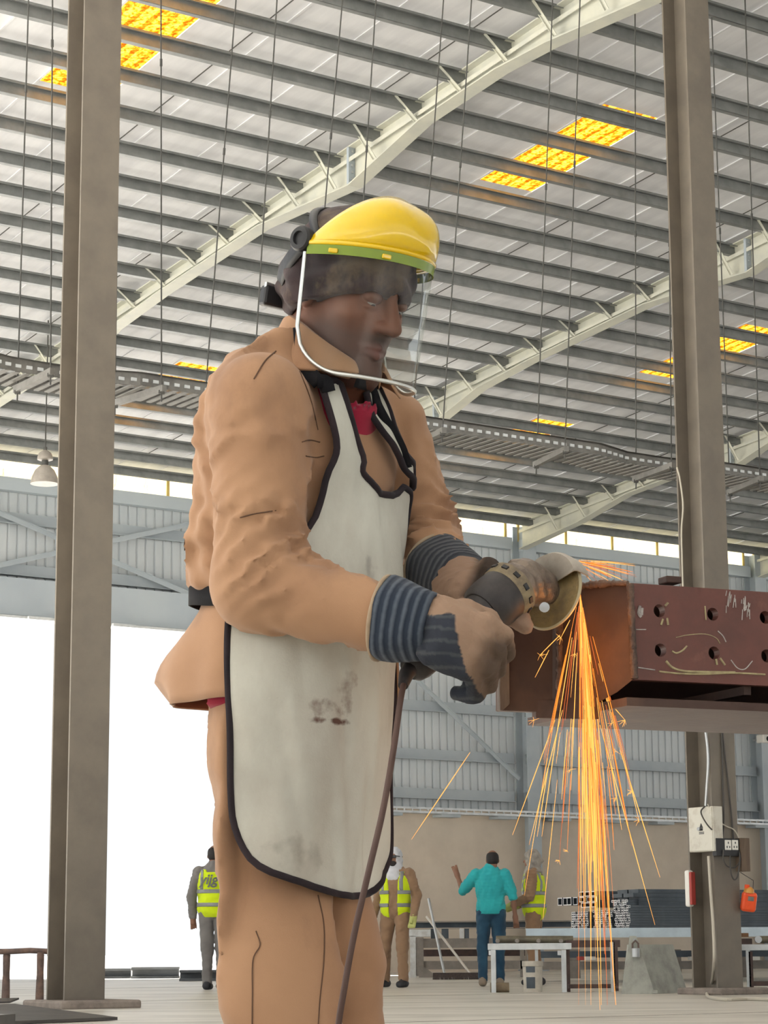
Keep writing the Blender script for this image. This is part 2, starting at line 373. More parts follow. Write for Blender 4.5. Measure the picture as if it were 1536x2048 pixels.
# rafters: tapered I girders with angle fly braces
PROF = [(0.35, 9.18), (2.4, 9.46), (4.0, 9.80), (5.3, 9.90), (7.2, 9.78), (8.5, 10.14), (10.0, 10.32), (13.0, 10.57), (15.35, 10.49), (17.0, 10.88), (18.6, 11.02), (19.6, 11.02), (22.2, 10.86), (25.0, 11.3)]
def prof(s): return float(np.interp(s, [p[0] for p in PROF], [p[1] for p in PROF]))
RL = ['cream rafter crossing the roof at top left, behind the yellow visor', 'cream tapered rafter right of the worker, above the far cable tray', 'short cream rafter meeting the blue-grey wall column over the clerestory', 'cream rafter at the far right edge of the roof']
for k, lab in zip((-2, -1, 0, 1), RL):
    a = k * BAY; r = empty('roof_rafter', hall(a, 12, prof(12)), lab, 'rafter', 'roof rafters')
    ss = [p[0] for p in PROF]
    b = MB(); b.grid([[hall(a - .006, s, prof(s)) for s in ss], [hall(a - .006, s, zp(s) - 0.01) for s in ss]])
    b.grid([[hall(a + .006, s, prof(s)) for s in ss], [hall(a + .006, s, zp(s) - 0.01) for s in ss]]); b.build('web', M['steel_cream'], r)
    b = MB()
    for i in range(len(ss) - 1): b.beam(hall(a, ss[i], PROF[i][1]), hall(a, ss[i + 1], PROF[i + 1][1]), 0.22, 0.018)
    b.build('bottom_flange', M['steel_cream'], r)
    b = MB(); b.beam(hall(a, ss[0], zp(ss[0]) - .012), hall(a, ss[-1], zp(ss[-1]) - .012), 0.22, 0.018); b.build('top_flange', M['steel_cream'], r)
    b = MB(); b.beam(hall(a - 0.10, ss[0], zp(ss[0]) - .20), hall(a - 0.10, ss[-1], zp(ss[-1]) - .20), 0.012, 0.06); b.build('stringer', M['steel_cream'], r)
    for s in (7.2, 15.35):
        for sg in (-1, 1):
            b = MB(); zb = prof(s); b.box(hall(a + sg * .06, s, (zb + zp(s)) / 2), (0.10, 0.05, zp(s) - zb - .02), RH); b.build('splice_plate', M['girt'], r)
            for j in range(5):
                bb = MB(); bb.box(hall(a + sg * .06, s + .03, zb + .08 + j * (zp(s) - zb - .16) / 4), (0.03, 0.03, 0.03), RH); bb.build('bolt', M['galv'], r)
    for s in PS:
        if s < 1 or s > 24: continue
        p = hall(a - 0.45, s, zp(s) + 0.01); q = hall(a - 0.10, s, max(prof(s), zp(s) - 0.5) + 0.03)
        b = MB(); b.beam(p, q, 0.055, 0.008, -B); b.beam(p + np.array([0, 0, .0]) + B * -.025, q + B * -.025, 0.008, 0.055, -B); b.build('fly_brace', M['steel_cream'], r)

# ------------------------------------------------------------------ interior columns
LB = None
ca, cs = -2 * BAY, 21.94
col_r = h_column('steel_column', ca, cs, 10.88, 0.34, 0.38, M['column'], 'grey-brown steel column right of the sparks, carrying the switch box and cables', 'interior columns')
col_l = h_column('steel_column', -3 * BAY, cs, 10.88, 0.37, 0.34, M['column'], 'grey-brown steel column standing before the bright doorway on the left', 'interior columns')
M['plinth'] = mat('plinth', (0.26, 0.22, 0.19), 0.9, c2=(0.18, 0.15, 0.13), scale=9, bump=0.4, bscale=30)
for c, a_, w_ in ((col_l, -3 * BAY, 0.74), (col_r, ca, 0.66)):
    b = MB(); b.box(hall(a_ + 0.05, cs + 0.02, 0.03), (w_, w_, 0.075), RH); b.build('grout_pad', M['plinth'], c, bevel=0.02)

# ------------------------------------------------------------------ suspended cable tray with its rods
tz = 5.60
tray = empty('suspended_cable_tray', hall(-18, 21.05, tz), 'long perforated cable tray hanging on thin rods between the two columns', 'cable tray')
def jog(a):                                           # the tray swings back where it passes a column
    d = min(abs(a + 3 * BAY), abs(a + 2 * BAY)); return -0.16 * max(0.0, 1 - max(0, d - 0.35) / 0.5)
aa = np.arange(-28.5, -9.4, 0.25)
for s_ in (20.78, 21.32):
    b = MB(); P = []
    for z in (0.0, 0.11): P.append([hall(a, s_ + jog(a), tz + z) for a in aa])
    b.grid(P); b.grid([[p + B * 0.006 for p in r] for r in P]); b.build('side_rail', M['tray'], tray)
    b = MB(); b.grid([[hall(a, s_ + jog(a) + q, tz + 0.11) for a in aa] for q in (-.025, .025)]); b.grid([[hall(a, s_ + jog(a) + q, tz + 0.122) for a in aa] for q in (-.025, .025)]); b.build('rail_lip', M['tray'], tray)
b = MB(); b.box((0, 0, 0), (0.05, 0.54, 0.012)); rm = b.mesh('rung')
for k in range(int(19 / 0.11)):
    a = -28.4 + k * 0.11; place('rung', rm, M['tray'], tray, hall(a, 21.05 + jog(a), tz))
b = MB(); b.box((0, 0, 0), (0.055, 0.014, 0.03)); sm = b.mesh('slot_bar')
for k in range(int(19 / 0.11)):
    a = -28.4 + k * 0.11
    place('slot_bar', sm, M['galv_pale'], tray, hall(a, 21.33 + jog(a), tz + 0.05))
rods = [(57, 35, 101, 105), (240, 230, 323, 322), (472, 407, 505, 554), (685, 612, 700, 752), (887, 822, 885, 943), (1105, 1073, 1130, 1160), (1270, 1272, 1343, 1334), (1422, 1460, 1520, 1490)]
for t0, b0, b1, t1 in rods:
    e = []
    for tx, bx, s_ in ((t0, b0, 20.70), (t1, b1, 21.42)):
        # bracket end on the tray, rod swinging up to the roof
        d = ray(bx, 800); d = d / d[2]; p = CAM + d * (tz - 0.03 - CAMZ)
        lo = None
        for y in np.arange(600, 1100, 1.0):
            q = at_s(bx, y, s_)
            if q[2] < tz - 0.03: lo = q; break
        hi = at_s(tx, 0, s_); f = (zp(s_) - lo[2]) / (hi[2] - lo[2]); top = lo + (hi - lo) * f
        e.append(lo)
        dn = (lo - top) / np.linalg.norm(lo - top)
        b = MB(); b.tube([top, lo + dn * 0.12], 0.008, 6); b.build('rod', M['rod'], tray)
        mid = top + (lo - top) * random.uniform(0.45, 0.6)
        b = MB(); b.tube([mid, mid + dn * 0.07], 0.014, 6); b.build('coupler', M['rod'], tray)
        b = MB(); b.box(lo + np.array([0, 0, -0.03]), (0.05, 0.05, 0.03)); b.build('nut', M['rod'], tray)
    b = MB(); b.beam(e[0] + (e[0] - e[1]) * 0.06, e[1] + (e[1] - e[0]) * 0.06, 0.05, 0.06); b.build('bracket', M['tray'], tray)

# ------------------------------------------------------------------ pendant lamps
M['lamp_shade'] = mat('lamp_shade', (0.42, 0.38, 0.33), 0.45, c2=(0.33, 0.30, 0.26), scale=6)
M['lamp_glass'] = mat('lamp_glass', (0.85, 0.82, 0.72), 0.3)
def pendant(p, lab):
    r = empty('pendant_lamp', p, lab, 'lamp', 'high bay pendant lamps'); p = np.array(p)
    top = p + np.array([0, 0, 2.4])
    b = MB(); b.lathe([(0.225, 0.0), (0.222, 0.02), (0.20, 0.12), (0.155, 0.22), (0.09, 0.285), (0.07, 0.30), (0.065, 0.30), (0.085, 0.275), (0.15, 0.21), (0.19, 0.12), (0.21, 0.02)], p, (0, 0, 1), 32); b.build('shade', M['lamp_shade'], r, smooth=50)
    b = MB(); b.lathe([(0.0, 0.035), (0.21, 0.03), (0.21, 0.02), (0.0, 0.02)], p, (0, 0, 1), 32); b.build('lens', M['lamp_glass'], r, smooth=50)
    b = MB()
    for k in range(24):
        an = 2 * PI * k / 24; c_, s_ = math.cos(an), math.sin(an)
        b.beam(p + np.array([c_ * .03, s_ * .03, .015]), p + np.array([c_ * .21, s_ * .21, .015]), 0.006, 0.006)
    b.build('lens_rib', M['lamp_shade'], r)
    b = MB(); b.lathe([(0.05, 0.30), (0.058, 0.34), (0.05, 0.39)], p, (0, 0, 1), 20); b.build('neck', M['rod'], r, smooth=50)
    b = MB(); b.lathe([(0.10, 0.385), (0.125, 0.395), (0.122, 0.44), (0.10, 0.50), (0.055, 0.535), (0.03, 0.55), (0.0, 0.55)], p, (0, 0, 1), 24); b.build('ballast_housing', M['lamp_shade'], r, smooth=50)
    b = MB(); b.tube([p + np.array([0, 0, 0.55]), p + np.array([0, 0, 0.60])], 0.03, 10); b.build('hook', M['rod'], r)
    b = MB(); b.tube([p + np.array([0, 0, 0.60]), np.array([p[0], p[1], zp(-(p - W0) @ B) + .1])], 0.011, 8); b.build('stem', M['rod'], r)
    return r
pendant(at(89, 968, 35.0), 'grey bell-shaped pendant lamp hanging left of the left column')
pp = at(748, 395, 31.0)
pendant(pp - np.array([0, 0, 1.5]), 'pendant lamp whose dark stem drops behind the yellow visor')

# ------------------------------------------------------------------ fittings on the right column
M['box_paint'] = mat('box_paint', (0.62, 0.60, 0.52), 0.5, c2=(0.46, 0.42, 0.34), scale=7, lo=0.5, hi=0.7)
M['black'] = mat('black', (0.018, 0.018, 0.020), 0.5)
M['cable'] = mat('cable', (0.06, 0.055, 0.05), 0.6)
M['white_plastic'] = mat('white_plastic', (0.78, 0.76, 0.70), 0.4)
M['conduit'] = mat('conduit', (0.50, 0.46, 0.38), 0.5)
def on_flange(px, py): return at_s(px, py, cs + 0.19 + 0.004)
def plane_a(px, py, a):
    d = ray(px, py); t = (a - (CAM - W0) @ A) / (d @ A); return CAM + d * t
af = ca - 0.21
p0, p1 = plane_a(1380, 1705, af), plane_a(1426, 1612, af)
s0_, s1_ = -(p0 - W0) @ B, -(p1 - W0) @ B; zz0, zz1 = p0[2], p1[2]
if s0_ > s1_: s0_, s1_ = s1_, s0_
bx = empty('switch_box', hall(af, (s0_ + s1_) / 2, zz0), 'cream metal switch box with a warning symbol on the right column', 'electrical box')
b = MB(); b.box(hall(af + 0.06, (s0_ + s1_) / 2, (zz0 + zz1) / 2), (0.13, s1_ - s0_, zz1 - zz0), RH); b.build('body', M['box_paint'], bx, bevel=0.006)
b = MB(); b.box(hall(af - 0.008, (s0_ + s1_) / 2, (zz0 + zz1) / 2), (0.012, s1_ - s0_ - 0.02, zz1 - zz0 - 0.02), RH); b.build('door', M['box_paint'], bx, bevel=0.003)
def mark(px, py, w, h, tri=False, m='black', nm='warning_mark'):
    p = plane_a(px, py, af - 0.016); b = MB()
    R_ = np.column_stack([-B, [0, 0, 1], -np.cross(-B, [0, 0, 1])])
    if tri: b.prism([(-w / 2, -h / 2), (w / 2, -h / 2), (0, h / 2)], p, R_, 0.003)
    else: b.prism([(-w / 2, -h / 2), (w / 2, -h / 2), (w / 2, h / 2), (-w / 2, h / 2)], p, R_, 0.003)
    b.build(nm, M[m], bx)
mark(1402, 1651, 0.055, 0.05, True); mark(1402, 1659, 0.05, 0.025); mark(1403, 1664.5, 0.075, 0.008); mark(1403, 1667.5, 0.075, 0.008)
pk = plane_a(1399, 1658, af - 0.02); b = MB(); b.lathe([(0.018, 0), (0.018, 0.02), (0.0, 0.024)], pk, -A, 12); b.build('latch', M['galv'], bx)
# socket pair
pa, pb = on_flange(1425, 1712), on_flange(1470, 1678)
so = empty('socket_box', (pa + pb) / 2, 'black box with two white power sockets on the right column', 'power socket')
ctr = (pa + pb) / 2; wA = abs((pb - pa) @ A); hZ = abs(pb[2] - pa[2])
b = MB(); b.box(ctr - B * 0.03, (wA, 0.06, hZ), RH); b.build('back_box', M['black'], so, bevel=0.005)
for px in (1447.5, 1461.5):
    c = on_flange(px, 1690.5) - B * 0.062
    f = MB(); f.box(c, (0.082, 0.012, 0.10), RH); fo = f.build('face_plate', M['white_plastic'], so, bevel=0.003)
    for dx, dz in ((0, .022), (-.018, -.02), (.018, -.02)):
        f = MB(); f.box(c - B * .0065 + A * dx + np.array([0, 0, dz]), (0.012, 0.003, 0.02), RH); f.build('pin_slot', M['black'], fo)
# plank screwed to the right flank
M['plank'] = mat('plank', (0.17, 0.12, 0.08), 0.8, c2=(0.10, 0.07, 0.05), scale=4, stretch=(6, 6, 0.6))
pa, pb = on_flange(1473, 1743), on_flange(1488, 1677); ctr = (pa + pb) / 2
b = MB(); b.box(ctr - B * 0.0, (abs((pb - pa) @ A), 0.16, abs(pb[2] - pa[2])), RH)
prop(b.build('mounting_board', M['plank'], bevel=0.004), 'narrow dark board fixed to the right flank of the right column', 'board')
# cables
def cable(name, pts, r, m, label, group=None):
    b = MB(); b.tube(catmull(pts, 8), r, 6); return prop(b.build(name, m, smooth=True), label, 'cable', group)
off = -B * 0.012
cable('power_cable', [on_flange(x, y) + off for x, y in ((1441, 1447), (1443, 1500), (1444, 1570), (1446, 1640), (1443, 1676))], 0.009, M['cable'], 'dark cable running straight down the column face to the left socket')
cable('power_cable', [on_flange(x, y) + off for x, y in ((1442, 1447), (1447, 1500), (1455, 1570), (1462, 1640), (1465, 1678))], 0.009, M['cable'], 'dark cable slanting down the column face to the right socket')
cable('power_cable', [plane_a(1410, 1612, af - .03), plane_a(1402, 1625, af - .05), on_flange(1410, 1650) + off * 3, on_flange(1430, 1668) + off * 2, on_flange(1442, 1677) + off * 2], 0.008, M['cable'], 'dark cable looping from the switch box across to the sockets')
cable('power_cable', [plane_a(1415, 1608, af - .02), on_flange(1425, 1635) + off * 2, on_flange(1448, 1652) + off * 2, on_flange(1465, 1660) + off * 2, on_flange(1474, 1678) + off * 3], 0.007, M['conduit'], 'pale cable slung from the switch box to the plank')
cable('power_cable', [on_flange(x, y) + off * 6 for x, y in ((1437, 1700), (1437, 1720), (1445, 1733), (1460, 1735), (1470, 1722), (1469, 1704))], 0.007, M['cable'], 'short wide cable loop hanging under the sockets')
cable('power_cable', [on_flange(x, y) + off * 7 for x, y in ((1449, 1712), (1449, 1735), (1452, 1752), (1458, 1760), (1464, 1752), (1468, 1725), (1468, 1708))], 0.008, M['cable'], 'long dark cable loop hanging lowest under the sockets')
edge = [(1354, 935), (1360, 960), (1366, 1010), (1363, 1060), (1364, 1110), (1366, 1170), (1370, 1240)]
cable('power_cable', [plane_a(x, y, ca - 0.20) for x, y in edge], 0.010, M['conduit'], 'pale cable dropping from the tray along the left edge of the right column')
cable('power_cable', [plane_a(x, y, ca - 0.19) for x, y in ((1405, 1430), (1412, 1470), (1416, 1520), (1413, 1580), (1411, 1612))], 0.014, M['galv'], 'grey conduit entering the top of the switch box')
pts = [plane_a(1417, 1712, ca - 0.20), plane_a(1421, 1780, ca - 0.20), plane_a(1426, 1850, ca - 0.21), plane_a(1428, 1920, ca - 0.24)]
pts += [at_z(1424, 1962, 0.12), at_z(1414, 1982, 0.02), at_z(1418, 1994, 0.014), at_z(1450, 1999, 0.014), at_z(1500, 1998, 0.014), at_z(1560, 2000, 0.014)]
pts[4] = pts[3] + (pts[5] - pts[3]) * 0.45 + np.array([0, 0, -0.12])
cable('water_hose', pts, 0.016, M['conduit'], 'pale hose running down the right column and out over the floor')
# bulkhead light with red stripe on the left flank
pl = plane_a(1381, 1777, ca - 0.19); R0 = RH
lt = empty('tube_light', pl, 'white and red tube fitting upright on the left edge of the right column', 'light fitting')
b = MB(); b.box(pl + B * 0.02, (0.07, 0.07, 0.37), RH); b.build('housing', M['white_plastic'], lt, bevel=0.02)
M['red'] = mat('red', (0.38, 0.05, 0.04), 0.5)
b = MB(); b.box(pl - B * 0.03, (0.06, 0.035, 0.33), RH); b.build('red_strip', M['red'], lt, bevel=0.008)
# orange jug hung on a string
M['orange'] = mat('orange', (0.85, 0.10, 0.02), 0.35, c2=(0.72, 0.07, 0.015), scale=6)
M['orange_top'] = mat('orange_top', (0.60, 0.27, 0.05), 0.4)
jc = on_flange(1487, 1800) - B * 0.08
ja = empty('plastic_jug', jc + np.array([0, 0, -.12]), 'bright orange plastic jug hanging by a string at the right column', 'jug')
ux = CR * math.cos(-.12) + CU * math.sin(-.12); uz = np.cross(ux, CW); uz = -uz if uz[2] < 0 else uz
RJ = np.column_stack([ux, -np.cross(uz, ux) * -1, uz])
b = MB(); b.box(jc + RJ @ np.array([0, 0, -.02]), (0.155, 0.09, 0.20), RJ); b.build('body', M['orange'], ja, bevel=0.03)
b = MB(); b.lathe([(0.055, 0.0), (0.05, 0.03), (0.03, 0.05), (0.022, 0.055)], jc + RJ @ np.array([-0.01, 0, .075]), uz, 16); b.build('shoulder', M['orange_top'], ja, smooth=50)
b = MB(); b.lathe([(0.026, 0.0), (0.026, 0.035), (0.0, 0.037)], jc + RJ @ np.array([-.035, 0, .115]), uz, 14); b.build('cap', M['orange'], ja)
b = MB(); b.box(jc + RJ @ np.array([0.01, -.048, .02]), (0.06, 0.006, 0.045), RJ); b.build('label_patch', M['tray'], ja, bevel=0.002)
b = MB(); b.tube([jc + RJ @ np.array([.03, 0, .08]), jc + RJ @ np.array([.02, 0, .20]), on_flange(1481, 1745)], 0.004, 5); b.build('string', M['cable'], ja)

# ------------------------------------------------------------------ things on the floor, left
M['rust_dark'] = mat('rust_dark', (0.15, 0.10, 0.085), 0.8, c2=(0.09, 0.065, 0.055), scale=14, bump=0.4, bscale=40, c3=(0.22, 0.13, 0.09), scale3=5)
M['scrap'] = mat('scrap', (0.07, 0.062, 0.055), 0.6, c2=(0.045, 0.04, 0.037), scale=6, bump=0.1)
tr = empty('trestle', at_z(45, 2003, 0.0), 'low rusty steel trestle beside the left column', 'trestle')
for px in (11, 79):
    f = at_z(px, 2005, 0.0); b = MB(); Y = f[1]; tp = at(px + 2, 1912, Y); tp[0] = f[0] + .02
    b.lathe([(0.040, 0.0), (0.038, 0.12), (0.034, 0.25), (0.036, 0.42), (0.030, tp[2] + 0.035)], f, (0, 0, 1), 12); b.build('post', M['rust_dark'], tr, smooth=50)
f = at_z(45, 2005, 0.0); zt = at(45, 1904, f[1])[2]
b = MB(); b.tube([at(-60, 1904, f[1]), at(20, 1903, f[1]), at(60, 1901, f[1]), at(100, 1903, f[1])], 0.027, 10); b.build('top_rail', M['rust_dark'], tr, smooth=50)
def slab(name, corners, z0, th, m, lab, cat):
    b = MB(); n = len(corners); a_ = [np.array([*at_z(x, y, z)[:2], z]) for (x, y), z in zip(corners, z0)]
    b.add([p for p in a_] + [p + np.array([0, 0, th]) for p in a_], [tuple(range(n)), tuple(range(n, 2 * n))] + [(i, (i + 1) % n, n + (i + 1) % n, n + i) for i in range(n)])
    return prop(b.build(name, m), lab, cat)
slab('steel_plate', [(-140, 2018), (30, 2013), (235, 2040), (-60, 2052)], [0.06, 0.07, 0.004, 0.004], 0.02, M['scrap'], 'long dark steel plate lying on the floor before the left column', 'steel plate')
slab('steel_plate', [(-80, 2002), (38, 1999), (20, 2006), (-80, 2010)], [0.14, 0.14, 0.12, 0.12], 0.012, M['scrap'], 'short dark plate tilted under the rusty trestle', 'steel plate')
slab('steel_offcut', [(-60, 2056), (15, 2054), (30, 2062), (-50, 2070)], [0.0, 0.0, 0.0, 0.0], 0.10, M['scrap'], 'chunky dark offcut at the lower left corner', 'steel offcut')
# outside, past the doorway: dark beams on the ground
M['beam_dark'] = mat('beam_dark', (0.10, 0.11, 0.12), 0.7, c2=(0.07, 0.075, 0.08), scale=3)
def ground_beam(x0, x1, yb, yt, lab, taper=0):
    p = at_z(x0, yb, 0.0); q = at_z(x1, yb, 0.0); q = p + (q - p); Y = p[1]; h = at(x0, yt, Y)[2]
    q = at(x1, yb, Y); q[2] = 0
    r = empty('steel_beam', (p + q) / 2, lab, 'steel beam', 'beams lying outside the doorway')
    v = (q - p) / np.linalg.norm(q - p); n_ = np.cross([0, 0, 1], v)
    up = np.array([0, 0, 1.0]); c = (p + q) / 2
    Rm = np.column_stack([v, n_, up]); L_ = np.linalg.norm(q - p)
    b = MB(); b.box(c + up * 0.02, (L_, 0.30, 0.04), Rm); b.build('flange', M['beam_dark'], r)
    b = MB(); b.box(c + up * (h - 0.02), (L_, 0.30, 0.04), Rm); b.build('flange', M['beam_dark'], r)
    b = MB(); b.box(c + up * h / 2, (L_, 0.03, h - .08), Rm); b.build('web', M['beam_dark'], r)
    return r
ground_beam(190, 262, 1957, 1937, 'leftmost dark steel beam on the ground in the doorway')
ground_beam(264, 358, 1957, 1934, 'middle dark steel beam on the ground in the doorway')
ground_beam(360, 450, 1962, 1940, 'dark steel beam on the ground by the left man in the vest')

# ------------------------------------------------------------------ soft shapes: distance fields turned into meshes
def nrm(v): v = np.array(v, float); return v / np.linalg.norm(v)
def smin(a, b, k):
    h = np.clip(0.5 + 0.5 * (b - a) / k, 0, 1); return b + (a - b) * h - k * h * (1 - h)
def smax(a, b, k): return -smin(-a, -b, k)
def rcone(P, a, b, ra, rb, flat=None):
    a = np.array(a, float); b = np.array(b, float); ba = b - a
    t = np.clip((P - a) @ ba / (ba @ ba), 0, 1); D = P - a - t[:, None] * ba
    if flat is not None:                      # flat = (direction, factor): thinner along direction
        n, k = flat; D = D + (D @ n)[:, None] * n * (1 / k - 1)
    return np.linalg.norm(D, axis=1) - (ra + (rb - ra) * t)
def chain(P, pts, rad, k=0.02, flat=None):
    d = None
    for i in range(len(pts) - 1):
        q = rcone(P, pts[i], pts[i + 1], rad[i], rad[i + 1], flat); d = q if d is None else smin(d, q, k)
    return d
def ellip(P, c, r):
    Q = (P - np.array(c)) / np.array(r); k0 = np.linalg.norm(Q, axis=1); k1 = np.linalg.norm(Q / np.array(r), axis=1) + 1e-9
    return k0 * (k0 - 1) / k1
def rbox(P, c, half, R, rad):
    Q = np.abs((P - np.array(c)) @ R) - (np.array(half) - rad)
    return np.linalg.norm(np.maximum(Q, 0), axis=1) + np.minimum(Q.max(axis=1), 0) - rad
def wob(P, amp, fr, seed=0, n=4):
    r = np.random.default_rng(seed); d = np.zeros(len(P))
    for i in range(n):
        w = r.normal(size=3) * fr * (1 + 0.6 * i); ph = r.uniform(0, 6.28); w2 = r.normal(size=3) * fr * 0.5
        d += amp / (1 + 0.5 * i) * np.sin(P @ w + 1.6 * np.sin(P @ w2 + ph) + ph * 1.7)
    return d
def surfnet(f, lo, hi, h):
    lo = np.array(lo, float); hi = np.array(hi, float); n = np.ceil((hi - lo) / h).astype(int) + 1
    xs = [lo[i] + h * np.arange(n[i]) for i in range(3)]
    # work in blocks and skip those that lie well away from the surface
    K = 8; nb = -(-n // K); V = np.ones(nb * K); X = [lo[i] + h * np.arange(nb[i] * K) for i in range(3)]
    cb = [lo[i] + h * (K * np.arange(nb[i]) + (K - 1) / 2) for i in range(3)]
    cen = np.stack(np.meshgrid(*cb, indexing='ij'), -1).reshape(-1, 3); dc_ = f(cen).reshape(nb); act = np.argwhere(np.abs(dc_) < 0.87 * K * h * 1.9 + .012)
    V = V.reshape(nb[0], K, nb[1], K, nb[2], K).transpose(0, 2, 4, 1, 3, 5).copy(); V[dc_ < 0] = -1.0
    loc_ = np.stack(np.meshgrid(*[h * np.arange(K)] * 3, indexing='ij'), -1).reshape(-1, 3)
    for q in range(0, len(act), 700):
        a_ = act[q:q + 700]; P_ = ((lo + h * K * a_)[:, None, :] + loc_[None]).reshape(-1, 3); V[tuple(a_.T)] = f(P_).reshape(-1, K, K, K)
    V = V.transpose(0, 3, 1, 4, 2, 5).reshape(nb * K)[:n[0], :n[1], :n[2]]
    m = n - 1; cnt = np.zeros(m); S = np.zeros((*m, 3)); base = np.stack(np.meshgrid(*[np.arange(k) for k in m], indexing='ij'), -1).astype(float)
    C = [(0, 0, 0), (1, 0, 0), (0, 1, 0), (1, 1, 0), (0, 0, 1), (1, 0, 1), (0, 1, 1), (1, 1, 1)]
    E = [(0, 1), (2, 3), (4, 5), (6, 7), (0, 2), (1, 3), (4, 6), (5, 7), (0, 4), (1, 5), (2, 6), (3, 7)]
    sub = lambda c: V[c[0]:c[0] + m[0], c[1]:c[1] + m[1], c[2]:c[2] + m[2]]
    for i, j in E:
        a, b = sub(C[i]), sub(C[j]); x = (a < 0) != (b < 0)
        if not x.any(): continue
        t = a[x] / (a[x] - b[x]); ca_, cb_ = np.array(C[i], float), np.array(C[j], float)
        S[x] += ca_ + t[:, None] * (cb_ - ca_); cnt[x] += 1
    on = cnt > 0; idx = -np.ones(m, int); idx[on] = np.arange(on.sum())
    vs = lo + h * (base[on] + S[on] / cnt[on][:, None]); fs = []
    for ax in range(3):
        u, v = (ax + 1) % 3, (ax + 2) % 3
        sl0 = [slice(None)] * 3; sl1 = [slice(None)] * 3
        sl0[ax] = slice(0, m[ax]); sl1[ax] = slice(1, m[ax] + 1)
        sl0[u] = sl1[u] = slice(1, m[u]); sl0[v] = sl1[v] = slice(1, m[v])
        a = V[tuple(sl0)] < 0; b = V[tuple(sl1)] < 0; x = np.argwhere(a != b)
        if len(x) == 0: continue
        s = a[tuple(x.T)]; p = x.copy(); p[:, u] += 1; p[:, v] += 1
        def cell(du, dv):
            q = p.copy(); q[:, u] -= du; q[:, v] -= dv; return idx[tuple(q.T)]
        q = np.stack([cell(1, 1), cell(0, 1), cell(0, 0), cell(1, 0)], 1); q[~s] = q[~s][:, ::-1]; fs.append(q)
    return vs, np.concatenate(fs)
def sdf_obj(name, f, lo, hi, h, m, parent=None, relax=2, tint=None):
    vs, fs = surfnet(f, lo, hi, h)
    for _ in range(relax):                    # a little smoothing, then back onto the surface
        acc = np.zeros_like(vs); c = np.zeros(len(vs))
        for k in range(4):
            a, b = fs[:, k], fs[:, (k + 1) % 4]; np.add.at(acc, a, vs[b]); np.add.at(acc, b, vs[a]); np.add.at(c, a, 1); np.add.at(c, b, 1)
        vs = vs * 0.4 + 0.6 * acc / np.maximum(c, 1)[:, None]
    me = bpy.data.meshes.new(name); me.from_pydata(vs.tolist(), [], fs.tolist()); me.update()
    if tint is not None:
        at_ = me.color_attributes.new('tint', 'FLOAT_COLOR', 'POINT'); cl = np.ones((len(vs), 4)); cl[:, :3] = tint(vs); at_.data.foreach_set('color', cl.ravel())
    return link(name, me, m, parent, smooth=True)
def bounds(pts, r):
    p = np.array(pts); return p.min(0) - r, p.max(0) + r
